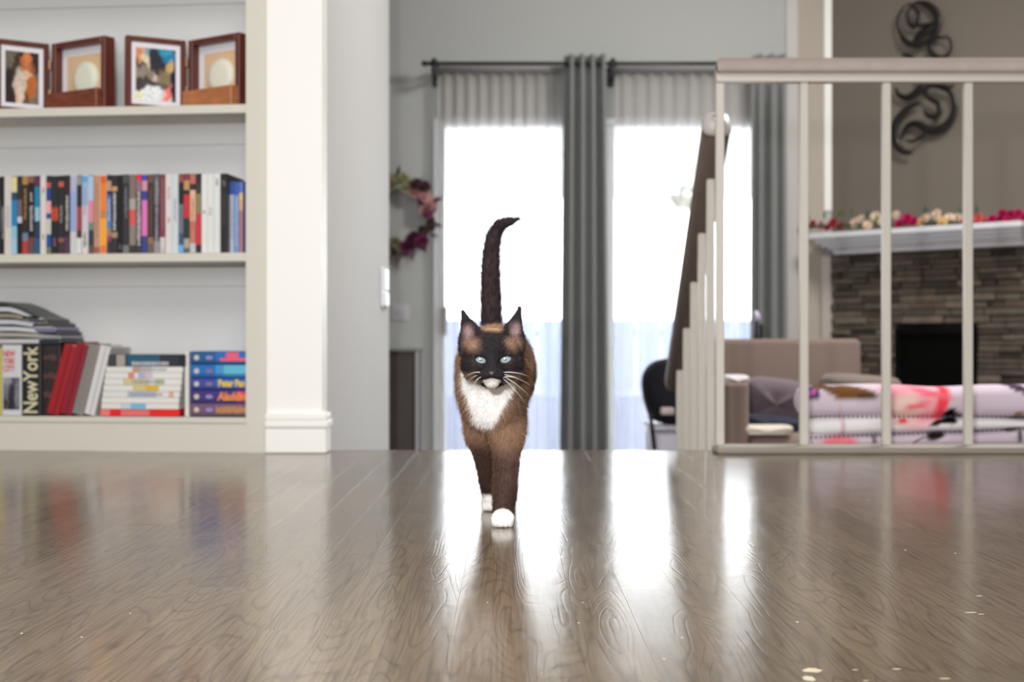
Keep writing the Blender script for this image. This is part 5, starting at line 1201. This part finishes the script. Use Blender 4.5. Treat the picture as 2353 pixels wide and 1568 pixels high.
def sstep(a, b, x): t = np.clip((x - a) / (b - a), 0, 1); return t * t * (3 - 2 * t)
r_ = np.random.RandomState(1); TAB = r_.rand(64, 64, 64)
def noise(p, s_):
    q = p * s_; i = np.floor(q).astype(int); f = q - i; o = 0
    for dx in (0, 1):
        for dy in (0, 1):
            for dz in (0, 1):
                o = o + TAB[(i[:, 0]+dx) % 64, (i[:, 1]+dy) % 64, (i[:, 2]+dz) % 64] * np.abs(1-dx-f[:, 0]) * np.abs(1-dy-f[:, 1]) * np.abs(1-dz-f[:, 2])
    return o
def C(*a): return np.array(rgb(*a))
def mixc(c, col, k): return c * (1 - k[:, None]) + col * k[:, None]
def fur_colour(p):
    """seal-brown coat in its own pattern: dark mask, ears, tail and lower legs, tan brow and flanks, white bib, chin and paws"""
    x, y, z = p[:, 0], p[:, 1], p[:, 2]; nz = noise(p, 60) - .5; nf_ = noise(p, 240) - .5; n = len(p)
    xe, ze = x + nz * .006, z + nz * .008
    c = np.tile(C(150, 118, 96), (n, 1))
    c = mixc(c, C(100, 78, 67), sstep(2.16, 2.34, y))                                   # darker rear
    c = mixc(c, C(108, 84, 71), sstep(-.016, .012, x) * sstep(.24, .20, z) * (z > .12) * .6)
    c = mixc(c, C(158, 124, 100), sstep(.17, .14, ze) * sstep(.10, .13, ze) * .6)
    # legs shade to seal brown
    c = mixc(c, C(80, 60, 52), sstep(.135, .085, ze)); c = mixc(c, C(58, 42, 38), sstep(.075, .045, ze) * .6)
    edge = np.abs(x + .0095); c = mixc(c, C(132, 102, 84), sstep(.012, .02, edge) * sstep(.02, .05, z) * sstep(.14, .11, z) * (y < 2.10) * .4)
    # tail
    tl = ((y > 2.385) & (z > .265)) | (z > .318); c[tl] = C(58, 45, 46); top = tl & (z > .44); c[top] = C(50, 42, 46)
    # bib
    body = (y > 1.995) & (y < 2.16) & (z < .232) & (z > .12)
    bx0, bx1 = -.072, .0045
    zz = np.clip((ze - .137) / .065, 0, 1)
    left = -.050 + (bx0 + .050) * zz ** .8; right = -.028 + (bx1 + .030) * zz ** 1.1
    k = sstep(-.004, .004, xe - left) * sstep(-.004, .004, right - xe) * sstep(.133, .142, ze) * body * sstep(2.125, 2.095, y)
    c = mixc(c, C(252, 249, 246), k)
    # head
    hd = (y < 2.045) & (z > .196) & ((y < 2.008) | (z > .215))
    dx, dz = x - hx, z - .2395
    h = np.tile(C(45, 37, 39), (n, 1)); cm = 1 - sstep(.006, .014, np.abs(dx))
    adx = np.abs(dx) + nz * .006
    brow = np.exp(-(((adx - .0285) / .0115) ** 2 + ((dz - .0215 + nz * .008) / .0100) ** 2) * 1.0); h = mixc(h, C(148, 117, 97), np.clip(brow * 1.25 - .10, 0, .95))
    h = mixc(h, C(186, 150, 118), sstep(.035, .044, dz + nz * .004) * sstep(.017, .010, np.abs(dx)))
    h = mixc(h, C(33, 28, 32), sstep(.019, .008, np.abs(dx) + nz * .004) * sstep(.036, .026, dz))
    h = mixc(h, C(140, 116, 100), sstep(.016, .028, adx) * sstep(-.014, -.023, dz) * .95)           # cheeks lighten at the jaw
    h = mixc(h, C(196, 178, 166), sstep(-.026, -.031, dz) * sstep(.0125, .0165, adx) * .85)
    h = mixc(h, C(32, 27, 30), sstep(.0190, .013, adx) * sstep(-.006, -.014, dz) * sstep(-.031, -.026, dz))
    chin = sstep(.0135, .010, np.abs(dx)) * sstep(-.0245, -.0275, dz + np.abs(dx) * .18) * (y < 1.985); h = mixc(h, C(238, 232, 226), chin)
    earz = dz + .2395 - .2
    ear = (z > .272 + .0 * x) & (np.abs(dx) > .017)
    h[ear] = C(38, 31, 35)
    # inside of the ears
    for s_, tip, bi, bo in EARS:
        ce = (tip * .34 + bi * .33 + bo * .33); k = np.exp(-(((x - ce.x) / .0078) ** 2 + ((z - ce.z + .001) / .011) ** 2)) * (y < 2.004); h = mixc(h, C(150, 124, 124), np.clip(k * 1.35 - .2, 0, .9))
    kh = (hd * 1.0) * sstep(2.03, 2.012, y); kh = np.maximum(kh, (ear & (y < 2.03)) * 1.0); c = c * (1 - kh[:, None]) + h * kh[:, None]
    # paws
    pk = ((x + .0132) / .0185) ** 2 + ((y - 2.034) / .030) ** 2 + ((z - .0095 + nz * .003) / .0150) ** 2; c = mixc(c, C(244, 240, 236), sstep(1.12, .95, pk))
    c = mixc(c, C(240, 236, 232), sstep(.031, .025, z + nz * .006) * (y > 2.13))
    return np.clip(c * (1 + nf_ * .30 + nz * .16)[:, None], 0, 1)
cat = thing('cat', 'brown and white blue-eyed cat walking towards viewer with tail upright', 'cat', (-.02, 2.2, 0))
me = bpy.data.meshes.new('body'); me.from_pydata(V.tolist(), [], Q.tolist()); me.update()
colv = fur_colour(V); ca = me.color_attributes.new('Col', 'FLOAT_COLOR', 'POINT'); ca.data.foreach_set('color', np.hstack([colv, np.ones((len(V), 1))]).ravel())
me.polygons.foreach_set('use_smooth', [True] * len(me.polygons))
FUR = print_mat('short_fur_skin', .75, .2, .5, 350); me.materials.append(FUR); body = link('body', me, cat)

# coat of short hairs
tri = np.concatenate([Q[:, [0, 1, 2]], Q[:, [0, 2, 3]]]); A_, B_, C_ = V[tri[:, 0]], V[tri[:, 1]], V[tri[:, 2]]
nrm = np.cross(B_ - A_, C_ - A_); ar = np.linalg.norm(nrm, axis=1); nrm = nrm / np.maximum(ar, 1e-12)[:, None]
r_ = np.random.RandomState(4); wgt = ar.copy(); cy_ = A_[:, 1]; wgt[cy_ < 2.03] *= 2.2
NH = 52000; ch = r_.choice(len(tri), NH, p=wgt / wgt.sum()); u_, v_ = r_.rand(NH), r_.rand(NH); fl_ = u_ + v_ > 1; u_[fl_], v_[fl_] = 1 - u_[fl_], 1 - v_[fl_]
root = A_[ch] + (B_[ch] - A_[ch]) * u_[:, None] + (C_[ch] - A_[ch]) * v_[:, None]; nr = nrm[ch]
keep = np.ones(NH, bool)
for c in EYES: keep &= ~((((root[:, 0] - c.x) / .0116) ** 2 + ((root[:, 2] - c.z + .0006) / .0058) ** 2 < 1) & (root[:, 1] < 1.985))
keep &= ~((((root[:, 0] - hx) / .006) ** 2 + ((root[:, 2] - .2206) / .005) ** 2 < 1) & (root[:, 1] < 1.95))
root, nr = root[keep], nr[keep]; n = len(root)
flow = np.tile(np.array([0., .75, -.65]), (n, 1))                           # hair lies back and down
hm = (root[:, 1] < 2.02) & (root[:, 2] > .195); rel = root[hm] - np.array([hx, 1.945, .226]); flow[hm] = rel / np.linalg.norm(rel, axis=1)[:, None] + np.array([0, .4, 0])
em = hm & (root[:, 2] > .272); flow[em] = np.array([0, .1, 1.])
lg = root[:, 2] < .13; flow[lg] = np.array([0, .1, -1.])
tm = ((root[:, 1] > 2.385) & (root[:, 2] > .27)) | (root[:, 2] > .318); flow[tm] = np.array([0, 0, 1.]); tt = tm & (root[:, 2] > .455); flow[tt] = np.array([1., 0, .2])
tang = flow - nr * (flow * nr).sum(1)[:, None]; tang /= np.maximum(np.linalg.norm(tang, axis=1), 1e-6)[:, None]
tang += r_.normal(0, .22, (n, 3)); ln = np.where(hm, .0055, .011) * r_.uniform(.6, 1.2, n); ln[lg] *= .6; ln[root[:, 2] < .03] *= .35; ln[tm] *= 1.05; ln[em] *= .6; ln[root[:, 2] > .294] *= np.where(tm[root[:, 2] > .294], 1, .5)
ln[fur_colour(root).mean(1) > .5] *= .7; sn = np.abs(root[:, 0] - hx) < .012; ln[hm & sn & (root[:, 1] < 1.965)] *= .45
lift = np.where(hm, .22, .30)[:, None]
p1 = root + (nr * (lift + .12) + tang * .85) * (ln * .5)[:, None]; p2 = p1 + (nr * lift * .5 + tang) * (ln * .5)[:, None]
pts = np.stack([root - nr * .0006, p1, p2], 1); pts[:, :, 2] = np.maximum(pts[:, :, 2], .0006)
cv = bpy.data.hair_curves.new('fur'); cv.add_curves([3] * n)
cv.attributes['position'].data.foreach_set('vector', pts.reshape(-1).astype(np.float32))
ra_ = cv.attributes.get('radius') or cv.attributes.new('radius', 'FLOAT', 'POINT'); ra_.data.foreach_set('value', np.tile(np.array([.00028, .0002, .00006], np.float32), n))
hc = fur_colour(root); wh = hc.mean(1) > .5; hc = hc * np.where(wh, r_.uniform(1.0, 1.12, n), r_.uniform(.8, 1.25, n))[:, None]; at = cv.attributes.new('hair_col', 'FLOAT_COLOR', 'CURVE'); at.data.foreach_set('color', np.hstack([np.clip(hc, 0, 1), np.ones((n, 1))]).ravel().astype(np.float32))
HM = mat('fur_hair', (.3, .2, .15), .7, spec=.08); a_ = HM.node_tree.nodes.new('ShaderNodeAttribute'); a_.attribute_name = 'hair_col'; HM.node_tree.links.new(a_.outputs['Color'], HM.node_tree.nodes['Principled BSDF'].inputs['Base Color'])
cv.materials.append(HM); fo_ = link('fur', cv, cat); fo_['kind'] = 'stuff'
# eyes
EYM = print_mat('cat_eye', .08, .6)
for s_, c in zip((-1, 1), EYES):
    ce = c + Vector((0, .0076, 0)); m_ = MB(); m_.ell((0, 0, 0), (.0125, .0115, .0080), 40, 28)
    m_.M = None; m_.v = [Vector((v.x, -v.z, v.y)) + ce for v in m_.v]
    def ec(v, ce=ce):
        r0 = math.hypot(v.x - ce.x, v.z - ce.z)
        if v.y > ce.y: return rgb(60, 50, 50)
        if ((v.x - ce.x) / .0017) ** 2 + ((v.z - ce.z - .0012) / .0030) ** 2 < 1: return rgb(112, 84, 96)  # pinkish pupil: flash eye-shine painted into the colour
        if r0 < .0090: q = r0 / .0090; return [rgb(160, 180, 180)[i] * (1 - q) + rgb(126, 152, 154)[i] * q for i in range(3)]
        if r0 < .0098: return rgb(80, 96, 100)
        return rgb(70, 62, 62)
    m_.vc = ec; m_.build('eye', EYM, cat, True)
m_ = MB(); m_.ell((hx, 1.9388, .2206), (.0058, .0030, .0038), 16, 10)
for s_ in (-1, 1): m_.ell((hx + s_ * .0022, 1.9375, .2202), (.0012, .001, .001), 8, 6)
m_.build('nose', mat('nose_leather', rgb(46, 36, 39), .4), cat, True)
WHK = mat('whisker_white', rgb(236, 230, 226), .4)
for s_, ends in ((1, ((1216, 866, .012), (1219, 886, .02), (1217, 910, .022), (1206, 926, .02), (1196, 873, .0))), (-1, ((1070, 866, .012), (1073, 880, .02), (1082, 893, .018), (1090, 885, 0)))):
    for k, (px, py, dy) in enumerate(ends):
        a = Vector((hx + s_ * .0125, 1.9425, .2215 - .0018 * k)); b = P(px, py, 1.95 + dy); md = (a + b) / 2 + Vector((0, -.012, .006))
        pl = [a.lerp(md, t).lerp(md.lerp(b, t), t) for t in [i / 8 for i in range(9)]]
        MB().tube(pl, [.00058 - .00046 * i / 8 for i in range(9)], 5).build('whisker', WHK, cat, True)
